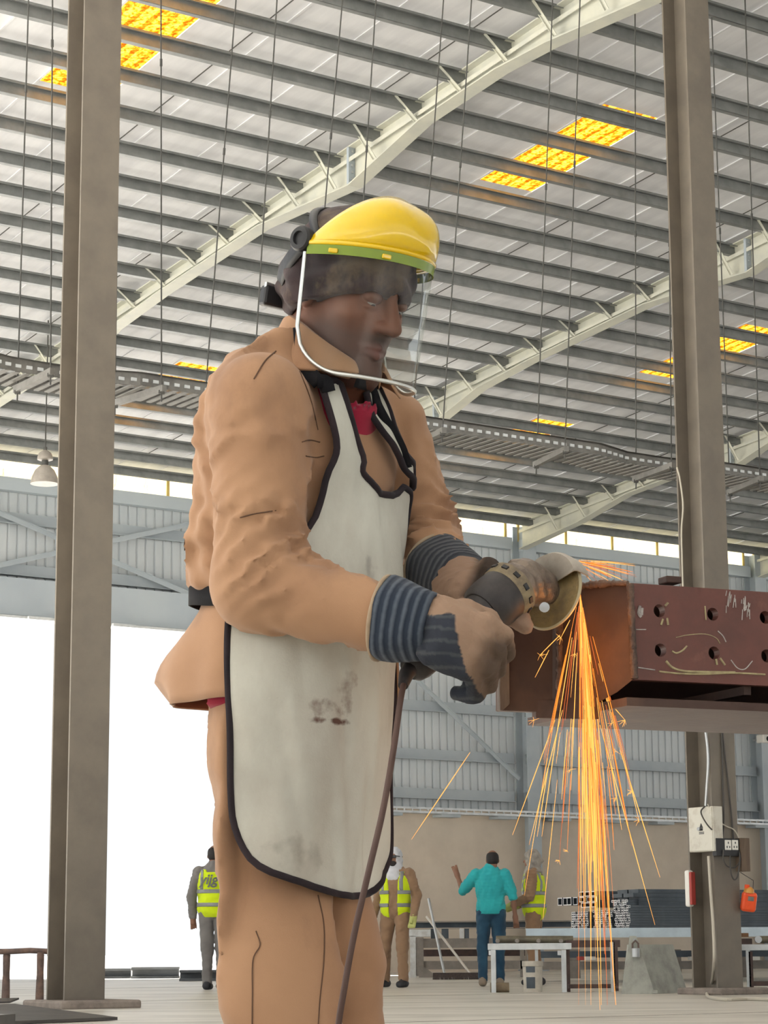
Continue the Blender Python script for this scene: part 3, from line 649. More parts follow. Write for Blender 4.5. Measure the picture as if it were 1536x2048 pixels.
def mat_cloth(name, c, c2, scale=5.0, weave=700.0, rough=0.9, dirt=None, sheen=0.15, bump=0.12, spots=()):
    m, nt, b, out = nodes(name); N = nt.nodes; L = nt.links
    tc = N.new('ShaderNodeTexCoord')
    n = N.new('ShaderNodeTexNoise'); n.inputs['Scale'].default_value = scale; n.inputs['Detail'].default_value = 7; L.new(tc.outputs['Object'], n.inputs['Vector'])
    r = N.new('ShaderNodeMapRange'); r.inputs[1].default_value = 0.38; r.inputs[2].default_value = 0.66; L.new(n.outputs[0], r.inputs[0])
    mx = N.new('ShaderNodeMix'); mx.data_type = 'RGBA'; mx.inputs[6].default_value = (*c, 1); mx.inputs[7].default_value = (*c2, 1); L.new(r.outputs[0], mx.inputs[0]); last = mx.outputs[2]
    if dirt:
        n2 = N.new('ShaderNodeTexNoise'); n2.inputs['Scale'].default_value = dirt[1]; n2.inputs['Detail'].default_value = 9; n2.inputs['Roughness'].default_value = 0.65
        mp = N.new('ShaderNodeMapping'); mp.inputs['Scale'].default_value = (1, 1, 0.6); mp.inputs['Location'].default_value = (3.1, 1.7, 0.4); L.new(tc.outputs['Object'], mp.inputs[0]); L.new(mp.outputs[0], n2.inputs['Vector'])
        r2 = N.new('ShaderNodeMapRange'); r2.inputs[1].default_value = dirt[2]; r2.inputs[2].default_value = dirt[3]; L.new(n2.outputs[0], r2.inputs[0])
        m2 = N.new('ShaderNodeMix'); m2.data_type = 'RGBA'; L.new(r2.outputs[0], m2.inputs[0]); L.new(last, m2.inputs[6]); m2.inputs[7].default_value = (*dirt[0], 1); last = m2.outputs[2]
    for (sp_, rad, colr, amt) in spots:          # rubbed-in smudges
        vm = N.new('ShaderNodeVectorMath'); vm.operation = 'SUBTRACT'; g_ = N.new('ShaderNodeNewGeometry'); L.new(g_.outputs['Position'], vm.inputs[0]); vm.inputs[1].default_value = [float(v) for v in sp_]
        ms = N.new('ShaderNodeVectorMath'); ms.operation = 'MULTIPLY'; ms.inputs[1].default_value = [1 / v for v in rad]; L.new(vm.outputs[0], ms.inputs[0])
        ln = N.new('ShaderNodeVectorMath'); ln.operation = 'LENGTH'; L.new(ms.outputs[0], ln.inputs[0])
        nn = N.new('ShaderNodeTexNoise'); nn.inputs['Scale'].default_value = 34; nn.inputs['Detail'].default_value = 8; L.new(g_.outputs['Position'], nn.inputs['Vector'])
        a1 = N.new('ShaderNodeMath'); a1.operation = 'MULTIPLY_ADD'; a1.inputs[1].default_value = 2.4; a1.inputs[2].default_value = -.85; L.new(nn.outputs[0], a1.inputs[0])
        a2 = N.new('ShaderNodeMath'); a2.operation = 'SUBTRACT'; L.new(a1.outputs[0], a2.inputs[0]); 
        mr = N.new('ShaderNodeMapRange'); mr.inputs[1].default_value = .35; mr.inputs[2].default_value = 1.5; mr.inputs[3].default_value = 0; mr.inputs[4].default_value = 1.6; L.new(ln.outputs['Value'], mr.inputs[0]); L.new(mr.outputs[0], a2.inputs[1])
        m4 = N.new('ShaderNodeMath'); m4.operation = 'MULTIPLY'; m4.inputs[1].default_value = amt; m4.use_clamp = True; L.new(a2.outputs[0], m4.inputs[0])
        m3 = N.new('ShaderNodeMix'); m3.data_type = 'RGBA'; L.new(m4.outputs[0], m3.inputs[0]); L.new(last, m3.inputs[6]); m3.inputs[7].default_value = (*colr, 1); last = m3.outputs[2]
    L.new(last, b.inputs['Base Color']); b.inputs['Roughness'].default_value = rough; b.inputs['Sheen Weight'].default_value = sheen; b.inputs['Specular IOR Level'].default_value = 0.2
    w = N.new('ShaderNodeTexNoise'); w.inputs['Scale'].default_value = weave; w.inputs['Detail'].default_value = 2; L.new(tc.outputs['Object'], w.inputs['Vector'])
    n3 = N.new('ShaderNodeTexNoise'); n3.inputs['Scale'].default_value = 22; n3.inputs['Detail'].default_value = 5; L.new(tc.outputs['Object'], n3.inputs['Vector'])
    ad = N.new('ShaderNodeMath'); ad.operation = 'MULTIPLY_ADD'; ad.inputs[1].default_value = 3.0; L.new(n3.outputs[0], ad.inputs[0]); L.new(w.outputs[0], ad.inputs[2])
    bp = N.new('ShaderNodeBump'); bp.inputs['Strength'].default_value = bump; bp.inputs['Distance'].default_value = 0.004; L.new(ad.outputs[0], bp.inputs['Height']); L.new(bp.outputs[0], b.inputs['Normal'])
    return m
def mat_tint(name, rough=0.55, bump=0.15, bscale=180):
    m, nt, b, out = nodes(name); N = nt.nodes; L = nt.links
    v = N.new('ShaderNodeVertexColor'); v.layer_name = 'tint'; L.new(v.outputs[0], b.inputs['Base Color']); b.inputs['Roughness'].default_value = rough
    b.inputs['Subsurface Weight'].default_value = 0.06; b.inputs['Subsurface Radius'].default_value = (0.012, 0.005, 0.003); b.inputs['Subsurface Scale'].default_value = 0.3
    tc = N.new('ShaderNodeTexCoord'); n = N.new('ShaderNodeTexNoise'); n.inputs['Scale'].default_value = bscale; n.inputs['Detail'].default_value = 4; L.new(tc.outputs['Object'], n.inputs['Vector'])
    bp = N.new('ShaderNodeBump'); bp.inputs['Strength'].default_value = bump; bp.inputs['Distance'].default_value = 0.003; L.new(n.outputs[0], bp.inputs['Height']); L.new(bp.outputs[0], b.inputs['Normal'])
    return m

# ------------------------------------------------------------------ the worker
SPOTS = [(at(655, 1405, 3.56), (.045, .2, .035), (.16, .09, .07), 1.6), (at(690, 1370, 3.55), (.030, .2, .060), (.20, .12, .09), 1.3), (at(665, 1435, 3.56), (.06, .2, .010), (.13, .07, .055), 2.2), (at(700, 1640, 3.5), (.05, .2, .05), (.22, .20, .17), 1.0), (at(600, 1700, 3.55), (.09, .2, .05), (.26, .24, .20), .8), (at(745, 1130, 3.6), (.03, .2, .05), (.30, .28, .26), .9)]
M['tan'] = mat_cloth('tan_cotton', (0.45, 0.263, 0.152), (0.38, 0.215, 0.124), 6.0, dirt=((0.25, 0.145, 0.095), 3.6, 0.52, 0.76))
M['leather_white'] = mat_cloth('white_leather', (0.66, 0.66, 0.58), (0.58, 0.58, 0.51), 5.0, weave=260, dirt=((0.30, 0.24, 0.19), 2.6, 0.46, 0.95), sheen=0.05, spots=SPOTS)
M['binding'] = mat_cloth('dark_binding', (0.035, 0.026, 0.030), (0.022, 0.018, 0.022), 12, sheen=0.05)
M['strap'] = mat_cloth('black_strap', (0.014, 0.014, 0.017), (0.010, 0.010, 0.012), 12, sheen=0.02)
M['crimson'] = mat_cloth('crimson_shirt', (0.36, 0.020, 0.050), (0.28, 0.015, 0.04), 9)
M['scarf'] = mat_cloth('brown_scarf', (0.060, 0.038, 0.038), (0.030, 0.020, 0.024), 14, dirt=((0.13, 0.095, 0.065), 9.0, 0.53, 0.62), bump=0.25)
M['leather_tan'] = mat_cloth('tan_leather', (0.36, 0.235, 0.155), (0.27, 0.165, 0.105), 16, weave=260, dirt=((0.10, 0.06, 0.05), 14.0, 0.54, 0.72), sheen=0.05, bump=0.25)
M['skin'] = mat_tint('skin')
F3 = np.array([0.8, -0.6, 0.0]); R3 = np.array([-0.6, -0.8, 0.0]); Z3 = np.array([0, 0, 1.0])     # where his chest faces; his right hand side
class Loft:                                    # stacked ovals; rows of (y, x left, x right, half width across, Y)
    def __init__(s, rows, grow=0.0, ex=2.3):
        zs, cx, cy, af, ar = [], [], [], [], []
        for y, xl, xr, w, Y in rows:
            p, q = at(xl, y, Y), at(xr, y, Y); c = (p + q) / 2; hw = (q[0] - p[0]) / 2
            zs.append(c[2]); cx.append(c[0]); cy.append(c[1]); ar.append(w); af.append(math.sqrt(max(hw ** 2 - (0.6 * w) ** 2, 0.05 ** 2)) / 0.8)
        o = np.argsort(zs); s.z = np.array(zs)[o]
        zz = np.linspace(s.z[0], s.z[-1], 120); k = np.ones(5) / 5
        def smo(v):
            v = np.interp(zz, s.z, np.array(v)[o]); vp = np.pad(v, 2, mode='edge'); return np.convolve(vp, k, 'valid')
        s.zz = zz; s.cx, s.cy, s.af, s.ar = smo(cx), smo(cy), smo(af) + grow, smo(ar) + grow; s.ex = ex
    def par(s, z): return [np.interp(z, s.zz, v) for v in (s.cx, s.cy, s.af, s.ar)]
    def sdf(s, P, cap=True):
        cx, cy, af, ar = s.par(P[:, 2]); dx = P[:, 0] - cx; dy = P[:, 1] - cy
        u = np.abs(dx * F3[0] + dy * F3[1]) / af; v = np.abs(dx * R3[0] + dy * R3[1]) / ar
        d = ((u ** s.ex + v ** s.ex + 1e-9) ** (1 / s.ex) - 1) * np.minimum(af, ar) * 0.95
        if cap: d = np.maximum(d, np.maximum(P[:, 2] - s.z[-1], s.z[0] - P[:, 2]))
        return d
    def point(s, th, z, off=0.0):              # angle from the front, positive towards his right
        cx, cy, af, ar = s.par(z); c_, s_ = math.cos(th), math.sin(th)
        r = 1 / ((abs(c_) / (af + off)) ** s.ex + (abs(s_) / (ar + off)) ** s.ex) ** (1 / s.ex)
        return np.array([cx, cy, z]) + F3 * r * c_ + R3 * r * s_
    def hit(s, px, py, off=0.0):               # where the sight line through a picture point meets the oval
        d = ray(px, py); d = d / np.linalg.norm(d); t = 3.0; best = None
        for i in range(400):
            p = CAM + d * t; cx, cy, af, ar = s.par(p[2]); dx, dy = p[0] - cx, p[1] - cy
            u = abs(dx * F3[0] + dy * F3[1]) / (af + off); v = abs(dx * R3[0] + dy * R3[1]) / (ar + off); q = (u ** s.ex + v ** s.ex) ** (1 / s.ex)
            if best is None or q < best[0]: best = (q, p)
            if q <= 1.0: break
            t += max(0.0008, (q - 1) * min(af, ar) * 0.4)
            if t > 4.8: break
        p = best[1]; cx, cy, af, ar = s.par(p[2]); w = np.array([p[0] - cx, p[1] - cy, 0])
        return math.atan2(w @ R3, w @ F3), p[2]
YB = 3.75
torso = Loft([(690, 560, 740, 0.13, YB), (725, 505, 775, 0.175, YB), (770, 452, 795, 0.20, YB), (830, 420, 806, 0.205, YB), (900, 400, 806, 0.205, YB), (960, 402, 802, 0.20, YB), (1000, 408, 796, 0.195, YB), (1060, 392, 790, 0.19, YB), (1120, 376, 788, 0.185, YB), (1160, 374, 788, 0.18, YB), (1190, 395, 787, 0.172, YB), (1208, 428, 786, 0.165, YB), (1240, 418, 786, 0.17, YB), (1300, 400, 786, 0.175, YB), (1360, 392, 784, 0.178, YB)])
hips = Loft([(1250, 430, 780, 0.155, YB), (1330, 418, 780, 0.165, YB), (1400, 414, 780, 0.168, YB), (1480, 418, 776, 0.165, YB), (1560, 428, 770, 0.16, YB), (1620, 436, 766, 0.15, YB)])
apl = Loft([(735, 520, 780, 0.19, YB), (770, 460, 792, 0.205, YB), (830, 425, 802, 0.212, YB), (900, 405, 803, 0.212, YB), (960, 405, 798, 0.207, YB), (1010, 412, 789, 0.202, YB), (1100, 400, 784, 0.196, YB), (1200, 410, 781, 0.186, YB), (1300, 405, 777, 0.186, YB), (1420, 404, 771, 0.186, YB), (1560, 414, 764, 0.180, YB), (1700, 428, 755, 0.172, YB), (1820, 436, 750, 0.165, YB)], 0.004, 2.15)
def under(P, d, gap):                          # cloth pressed flat beneath the apron in front
    cx, cy, af, ar = apl.par(P[:, 2]); u = (P[:, 0] - cx) * F3[0] + (P[:, 1] - cy) * F3[1]; v = (P[:, 0] - cx) * R3[0] + (P[:, 1] - cy) * R3[1]
    wu = np.clip((u + 0.05) / 0.06, 0, 1); wz = np.clip((P[:, 2] - apl.z[0] + .24) / .28, 0, 1)
    return np.where((wu > 0) & (wz > 0), smax(d, apl.sdf(P, False) + gap - (1 - wu) * .2 - (1 - wz) * .07, .012), d)
SR, ER, WR_ = at(522, 808, 3.585), at(520, 1168, 3.55), at(786, 1243, 3.49)
SL, EL, WL = at(772, 860, 3.90), at(838, 1068, 3.93), at(905, 1160, 3.80)
def sleeve(P, S, E, W, rs, re, rw, seed, amp=1.0):
    d = smin(rcone(P, S, E, rs, re), rcone(P, E, W, re, rw), 0.03)
    ax = nrm(W - E); t = (P - E) @ ax; up = (P - E) @ nrm(S - E)
    q = np.linalg.norm(P - E, axis=1)
    side = np.cross(ax, nrm(S - E)); lat = (P - E) @ nrm(side)
    # folds gathered in the crook of the elbow and along the forearm
    nz = wob(P, 1.0, 26, 21 + int(seed), 3); msk = np.clip(.85 + .55 * wob(P, 1.0, 20, 33 + int(seed), 2), .2, 1.4)
    rg = lambda x: (1 - 1.9 * np.abs(np.sin((x + 1.5 * nz) / 2)) ** 0.8) * msk
    crook = np.clip(((P - E) @ nrm(nrm(W - E) + nrm(S - E))) / .07, -.4, 1) * .5 + .6
    d = d - amp * 0.0145 * crook * rg(150 * (t * 0.85 - up * 0.75) + 30 * lat + 1.3 * np.sin(45 * lat + seed)) * np.exp(-(q / 0.115) ** 2)
    d = d - amp * 0.0105 * rg(85 * t + 100 * up + 1.8 * np.sin(30 * lat + 12 * t) + seed) * np.exp(-((t - 0.13) / 0.085) ** 2) * (up < .09)
    d = d - amp * 0.0055 * rg(70 * up + 70 * lat + 2 * np.sin(25 * t + seed)) * np.exp(-((up - 0.20) / 0.12) ** 2)
    return d
def jacket(P):
    d = torso.sdf(P) - wob(P, 0.0035, 32, 3)
    # blouse bulging over the belt at the back, drawn in above
    bk = -(P - np.array([0, 0, 0])) @ F3
    d = d - 0.005 * np.sin(52 * P[:, 2] + 30 * (P @ R3) + 2.5 * np.sin(24 * bk + 9 * P[:, 2])) * np.exp(-((P[:, 2] - torso.z[0] - 0.20) / 0.08) ** 2)
    yoke = rcone(P, SR, at(650, 745, 3.70), 0.075, 0.06); d = smin(d, yoke, 0.05)
    yoke = rcone(P, SL, at(690, 750, 3.78), 0.070, 0.06); d = smin(d, yoke, 0.05)
    d = under(P, d, 0.012)
    d = smin(d, sleeve(P, SR, ER, WR_, 0.085, 0.074, 0.053, 0.0), 0.018)
    d = smin(d, sleeve(P, SL, EL, WL, 0.076, 0.070, 0.048, 2.0), 0.018)
    nk = rcone(P, at(670, 690, 3.71), at(700, 850, 3.60), 0.064, 0.028); d = smax(d, -nk, 0.012)
    # breast pocket flap and shoulder seam
    return d
def legs(P):
    d = hips.sdf(P)
    HR, KR, AR = at(560, 1470, 3.68), at(566, 1960, 3.61), np.array([at(566, 1960, 3.61)[0] + .01, 3.64, 0.08])
    HL, KL, AL = at(672, 1480, 3.81), at(676, 1960, 3.79), np.array([at(676, 1960, 3.79)[0] + .02, 3.82, 0.08])
    for H_, K_, A_, r0, r1, r2, sd in ((HR, KR, AR, 0.112, 0.099, 0.082, 0), (HL, KL, AL, 0.100, 0.072, 0.075, 4)):
        l_ = smin(rcone(P, H_, K_, r0, r1), rcone(P, K_, A_, r1, r2), 0.02)
        l_ = l_ - 0.010 * np.clip(.5 + .8 * wob(P, 1.0, 12, 41 + sd, 2), .1, 1.3) * (1 - 1.8 * np.abs(np.sin(.5 * (48 * P[:, 2] + 60 * (P @ R3) + 2 * np.sin(14 * P[:, 2] + 30 * (P @ F3) + sd)))) ** .8) * np.exp(-((P[:, 2] - K_[2]) / 0.24) ** 2)
        d = smin(d, l_, 0.018)
    return np.maximum(under(P, d - wob(P, 0.003, 30, 9), 0.016), 0.05 - P[:, 2])
worker = empty('person', (at(600, 1900, YB)[0], YB, 0), 'worker in tan overalls, white leather apron and yellow face shield, grinding', 'person')
# head frame
HC = at(697, 588, 3.685)
yaw, pit = math.radians(49), math.radians(24)
hf = nrm([math.sin(yaw) * math.cos(pit), -math.cos(yaw) * math.cos(pit), -math.sin(pit)])
hr = nrm(np.cross(hf, Z3)); hu = np.cross(hr, hf)
HR3 = np.column_stack([hr, hf, hu])
def HL3(x, y, z): return HC + HR3 @ np.array([x, y, z])
HS = 1.06
def head(P):
    Q = ((P - HC) @ HR3) / HS; X = np.abs(Q[:, 0]); S = np.column_stack([X, Q[:, 1], Q[:, 2]])
    d = ellip(Q, (0, -.018, .035), (.076, .098, .092))
    d = smin(d, ellip(Q, (0, .040, -.038), (.058, .060, .086)), 0.03)
    d = smin(d, rcone(S, (.054, -.010, -.055), (.016, .078, -.113), .021, .020), 0.03)
    d = smin(d, ellip(Q, (0, .087, -.114), (.022, .019, .018)), 0.02)
    d = smin(d, ellip(S, (.044, .056, -.022), (.020, .026, .022)), 0.02)
    d = smin(d, rcone(S, (0, .086, .026), (.040, .074, .026), .013, .010), 0.012)
    d = smax(d, -ellip(S, (.031, .100, .004), (.019, .019, .014)), 0.014)
    d = smin(d, rcone(Q, (0, .088, .020), (0, .119, -.032), .0085, .0125), 0.012)
    d = smin(d, ellip(S, (.013, .105, -.036), (.0098, .013, .009)), 0.008)
    d = smin(d, ellip(S, (.031, .0820, .0065), (.0165, .0150, .0105)), 0.004); d = smin(d, ellip(S, (.031, .0795, -.009), (.0160, .0125, .0060)), 0.004)
    d = smin(d, rcone(S, (0, .1010, -.0665), (.027, .087, -.0715), .0055, .0035), 0.006)
    d = smin(d, rcone(S, (0, .0995, -.0810), (.025, .087, -.077), .0062, .0038), 0.006)
    d = smax(d, -rcone(S, (0, .1115, -.0735), (.023, .0955, -.0742), .0030, .0020), 0.003)
    d = smin(d, ellip(S, (.077, -.012, -.008), (.010, .020, .032)), 0.006)
    d = smin(d, rcone(Q, (0, -.030, -.060), (0, -.055, -.16), .054, .058), 0.03)
    return d * HS
NB = at(668, 770, 3.72)
def body(P):
    d = head(P)
    d = smin(d, rcone(P, HL3(0, -.05, -.12), NB, .060, .066), 0.03)
    d = smin(d, torso.sdf(P) + 0.045, 0.03)
    d = smin(d, smin(rcone(P, SR, ER, .050, .040), rcone(P, ER, WR_, .040, .030), .02), 0.03)
    d = smin(d, smin(rcone(P, SL, EL, .048, .040), rcone(P, EL, WL, .040, .030), .02), 0.03)
    return smin(d, legs(P) + 0.035, 0.03)
def skin_tint(v):
    Q = ((v - HC) @ HR3) / HS; n = len(v); c = np.tile(np.array([0.200, 0.080, 0.046]), (n, 1))
    st = np.clip((-.030 - Q[:, 2] - 0.25 * np.clip(.03 - Q[:, 1], 0, 1)) / .03, 0, 1) * np.clip((Q[:, 1] + .01) / .03, 0, 1) * (Q[:, 2] > -.14)
    c = c * (1 - 0.62 * st[:, None]) + np.array([.045, .030, .028]) * 0.45 * st[:, None]
    lip = np.exp(-((Q[:, 2] + .074) / .011) ** 2 - (Q[:, 0] / .022) ** 2) * (Q[:, 1] > .083); c = c * (1 - .8 * lip[:, None]) + np.array([.20, .075, .065]) * .8 * lip[:, None]
    mou = np.exp(-((Q[:, 2] + .054) / .007) ** 2 - (Q[:, 0] / .024) ** 2) * (Q[:, 1] > .08) * .7; c = c * (1 - mou[:, None]) + np.array([.03, .02, .018]) * mou[:, None]
    eye = np.exp(-((Q[:, 2] - .004) / .013) ** 2 - ((np.abs(Q[:, 0]) - .031) / .02) ** 2) * (Q[:, 1] > .06) * .45; c = c * (1 - eye[:, None]) + np.array([.07, .035, .025]) * eye[:, None]
    return c
def grad(f, P, d, e=0.0008):
    return np.stack([f(P + np.eye(3)[i] * e) - d for i in range(3)], 1) / e
def refine(o, f, box_lo, box_hi, cuts, tint=None, h=0.008):
    me = o.data; bm = bmesh.new(); bm.from_mesh(me)
    for c in range(cuts):
        ed = [e for e in bm.edges if all(all(box_lo[i] <= v.co[i] <= box_hi[i] for i in range(3)) for v in e.verts)]
        bmesh.ops.subdivide_edges(bm, edges=ed, cuts=1, use_grid_fill=True)
        vv = [v for v in bm.verts if all(box_lo[i] - .01 <= v.co[i] <= box_hi[i] + .01 for i in range(3))]
        P = np.array([v.co[:] for v in vv])
        for it in range(2):
            d = f(P); g = grad(f, P, d); g /= np.maximum((g ** 2).sum(1), .15)[:, None]; P = P - np.clip(d, -h, h)[:, None] * g * 0.9
        for v, p in zip(vv, P): v.co = p
    bmesh.ops.smooth_vert(bm, verts=[v for v in bm.verts if all(box_lo[i] <= v.co[i] <= box_hi[i] for i in range(3))], factor=0.3, use_axis_x=True, use_axis_y=True, use_axis_z=True)
    bm.to_mesh(me); bm.free(); me.polygons.foreach_set('use_smooth', [True] * len(me.polygons))
    if tint is not None:
        n = len(me.vertices); co = np.empty(n * 3); me.vertices.foreach_get('co', co); co = co.reshape(-1, 3)
        if 'tint' in me.color_attributes: me.color_attributes.remove(me.color_attributes['tint'])
        a_ = me.color_attributes.new('tint', 'FLOAT_COLOR', 'POINT'); cl = np.ones((n, 4)); cl[:, :3] = tint(co); a_.data.foreach_set('color', cl.ravel())
x0_, x1_ = at(395, 1200, 3.5)[0], at(935, 1200, 3.9)[0]
bo = sdf_obj('body', body, (x0_, 3.42, 0.06), (x1_, 4.06, 1.78), 0.0095, M['skin'], worker, 0)
refine(bo, body, HC - np.array([.15, .16, .16]), HC + np.array([.15, .16, .16]), 2, skin_tint)
# eyes
M['eye'] = mat('eye_white', (0.28, 0.25, 0.23), 0.25); M['iris'] = mat('iris', (0.02, 0.012, 0.01), 0.15)
for sg in (1, -1):
    c = HL3(sg * .031 * HS, .0800 * HS, -.0035 * HS); b = MB(); b.lathe([(0.0, -.0105)] + [(.0115 * math.sin(PI * k / 10), -.0115 * math.cos(PI * k / 10)) for k in range(1, 10)] + [(0.0, .0115)], c, hf, 16); e = b.build('eye', M['eye'], worker, smooth=60)
    dn = nrm(hf - 0.55 * hu); b = MB(); b.lathe([(.0058, .0098), (.0045, .0109), (0, .0119)], c, dn, 14); b.build('iris', M['iris'], e)
    b = MB(); P = [HL3(sg * x * HS, y * HS, z * HS) for x, y, z in ((.012, .099, .028), (.025, .096, .034), (.040, .086, .033), (.050, .076, .026))]; b.tube(catmull(P, 4), [.003 + .0022 * math.sin(PI * k / 12) for k in range(13)], 6); b.build('eyebrow', M['black'], worker, smooth=60)
# head scarf, wrapped low on the brow and over the ears
def scarf(P):
    Q = ((P - HC) @ HR3) / HS
    d = smin(ellip(Q, (0, -.010, .036), (.090, .120, .106)), ellip(Q, (0, -.016, -.010), (.094, .098, .070)), .03)
    d = smin(d, ellip(Q, (0, -.105, .000), (.045, .030, .040)), 0.03)
    band = Q[:, 2] - 0.30 * Q[:, 1] + 0.35 * np.abs(Q[:, 0])
    d = d - 0.0035 * np.sin(150 * band + 2.2 * np.sin(28 * Q[:, 1] + 20 * Q[:, 0])) - wob(Q, 0.0018, 40, 5)
    cut = -(Q[:, 2] - (0.006 + 0.50 * np.clip(Q[:, 1] - .085, -.15, .05) - 0.006 * np.cos(np.clip(Q[:, 0] / .08, -1, 1) * PI)))
    d = smax(d, cut, 0.006); return smax(d, -(head(P) - 0.0015), 0.002) * HS
sdf_obj('head_scarf', scarf, HC - .17, HC + np.array([.17, .17, .19]), 0.0038, M['scarf'], worker, 1)
# crimson T-shirt seen in the neck opening and below the jacket at the back
def shirt(P):
    d = torso.sdf(P, False) + 0.022; d = np.maximum(d, at(690, 770, 3.7)[2] - 0.26 - P[:, 2]); d = np.maximum(d, P[:, 2] - at(690, 735, 3.7)[2])
    d = smin(d, rcone(P, at(686, 805, 3.69), NB, .062, .070), .02)
    nk = rcone(P, HL3(0, -.02, -.08), at(690, 775, 3.68), .064, .058)
    return np.maximum(np.maximum(d, -nk), P[:, 2] - at(690, 745, 3.7)[2])
sdf_obj('shirt', shirt, (at(480, 800, 3.5)[0], 3.5, at(690, 800, 3.7)[2] - .2), (at(830, 800, 3.9)[0], 3.98, 1.52), 0.008, M['crimson'], worker, 1)
def shirt_tail(P):
    c = at(452, 1375, 3.80); return np.maximum(under(P, hips.sdf(P, False) - 0.010 - wob(P, .003, 30, 2), .014), np.abs(P[:, 2] - c[2]) - 0.05)
sdf_obj('shirt', shirt_tail, (at(395, 1400, 3.5)[0], 3.55, at(500, 1420, 3.7)[2] - .04), (at(800, 1400, 3.9)[0], 3.98, at(500, 1320, 3.7)[2]), 0.009, M['crimson'], worker, 1)
# jacket
sdf_obj('jacket', jacket, (at(355, 1200, 3.6)[0], 3.38, torso.z[0] - .02), (at(950, 1200, 3.9)[0], 4.06, at(650, 680, 3.7)[2]), 0.0075, M['tan'], worker, 1)
# flared skirt of the jacket below the belt
THE = apl.hit(466, 1300)[0] - .06; rows = []; n = 44; ys = np.linspace(1212, 1400, 12)
for i, y in enumerate(ys):
    t = i / 11.0; r = []
    for k in range(n + 1):
        th = THE + (math.radians(300) - THE) * k / n
        z = at(600, y, YB)[2]; p = torso.point(th, max(z, torso.z[0] + .001), 0.006 + 0.010 * t)
        back = max(0.0, math.cos(th - math.radians(188))) ** 3; side = max(0, math.cos(th - math.radians(150))) ** 6
        nrm_ = nrm(p - np.array([*torso.par(p[2])[:2], p[2]]))
        fl = 0.115 * math.sin(min(1, t / 0.72) * PI / 2) * back - 0.055 * max(0, t - .72) / .28 * back
        p = p + nrm_ * (fl + 0.006 * t * math.sin(th * 9)); p[2] = z + 0.020 * t * back * 0 - 0.012 * t * (1 - back)
        r.append(p)
    rows.append(r)
b = MB(); b.grid(rows); o = b.build('jacket_skirt', M['tan'], worker, smooth=70); sm_ = o.modifiers.new('thick', 'SOLIDIFY'); sm_.thickness = 0.004
# stand-and-fall collar
CC = at(664, 742, 3.705); ctop, cbot = [], []
ca_ = nrm([0.30, -0.18, 1.0]); ex_, ey_, _ = F3, R3, Z3
rows = [[] for _ in range(5)]
for k in range(41):
    th = math.radians(28) + (2 * PI - math.radians(56)) * k / 40      # open at the front
    c_, s_ = math.cos(th), math.sin(th); bk = min(1.0, (1 - c_) * .72) ** .85
    for j, (r_, z_) in enumerate(((0.070, -.02), (0.075, .000 + .088 * bk), (0.082, .004 + .090 * bk), (0.096, -.012 + .062 * bk), (0.110, -.032 + .026 * bk))):
        p = CC + F3 * (r_ * 1.05 * c_ + 0.004) + R3 * (r_ * 1.06 * s_) + Z3 * (z_ - 0.018 * max(0, c_)) + Z3 * .010 * math.sin(th * 3) * (j > 2)
        rows[j].append(p)
b = MB(); b.grid(rows); o = b.build('collar', M['tan'], worker, smooth=70); sm_ = o.modifiers.new('thick', 'SOLIDIFY'); sm_.thickness = 0.005; o.modifiers.new('sub', 'SUBSURF').levels = 1; o.modifiers['sub'].render_levels = 1
# trousers
sdf_obj('trousers', legs, (at(395, 1500, 3.5)[0], 3.44, 0.04), (at(810, 1500, 3.95)[0], 4.0, hips.z[-1] + .01), 0.0095, M['tan'], worker, 1)
# work boots
M['boot'] = mat('boot', (0.05, 0.04, 0.035), 0.6)
for A_, nm in ((np.array([at(566, 1960, 3.61)[0] + .01, 3.64, 0.0]), 1), (np.array([at(676, 1960, 3.79)[0] + .02, 3.82, 0.0]), 2)):
    def boot(P, A_=A_): return np.maximum(smin(rcone(P, A_ + [0, 0, .12], A_ + [0, 0, .05], .055, .055), rcone(P, A_ + Z3 * .04 - F3 * .03, A_ + Z3 * .035 + F3 * .17, .05, .045), .03), -P[:, 2] + .001)
    sdf_obj('boot', boot, A_ + [-.2, -.2, -.01], A_ + [.25, .2, .17], 0.010, M['boot'], worker, 1)

# ------------------------------------------------------------------ leather apron
def TZ(pts, off=0.0): return [apl.hit(x, y, off) for x, y in pts]
tR = math.radians(-62)                          # far edge, round the corner of the body
near = TZ([(640, 766), (648, 800), (660, 850), (669, 893), (667, 916), (650, 952), (641, 1000), (626, 1046), (590, 1085), (530, 1140), (474, 1205), (466, 1225), (463, 1300), (462, 1400), (463, 1500), (466, 1600), (470, 1645), (486, 1690), (511, 1726), (560, 1752), (640, 1780), (690, 1793), (728, 1790)])
zb = near[-1][1]
far_ = [(-0.62, zb + .012), (-0.95, zb + .05), (tR, zb + .14), (tR, at(790, 1300, YB)[2]), (tR - .02, at(790, 1120, YB)[2])]
scoop = TZ([(786, 992), (760, 989), (743, 978), (725, 950), (722, 940), (727, 920), (716, 888), (704, 860), (691, 828), (681, 795), (673, 766)])
far2 = TZ([(812, 955), (800, 968), (793, 985)])
th_far = min(p[0] for p in far2)
outline = near + far_ + [(min(th_far - .10, tR), at(790, 1010, YB)[2])] + TZ([(800, 968)]) + scoop
strap2 = TZ([(722, 784), (727, 800), (735, 828), (752, 855), (772, 890), (790, 922), (800, 945), (806, 958)]) + [(TZ([(806, 958)])[0][0] - .10, at(806, 965, YB)[2])] + TZ([(811, 940), (800, 915), (786, 880), (772, 845), (759, 805), (749, 772), (735, 775)])
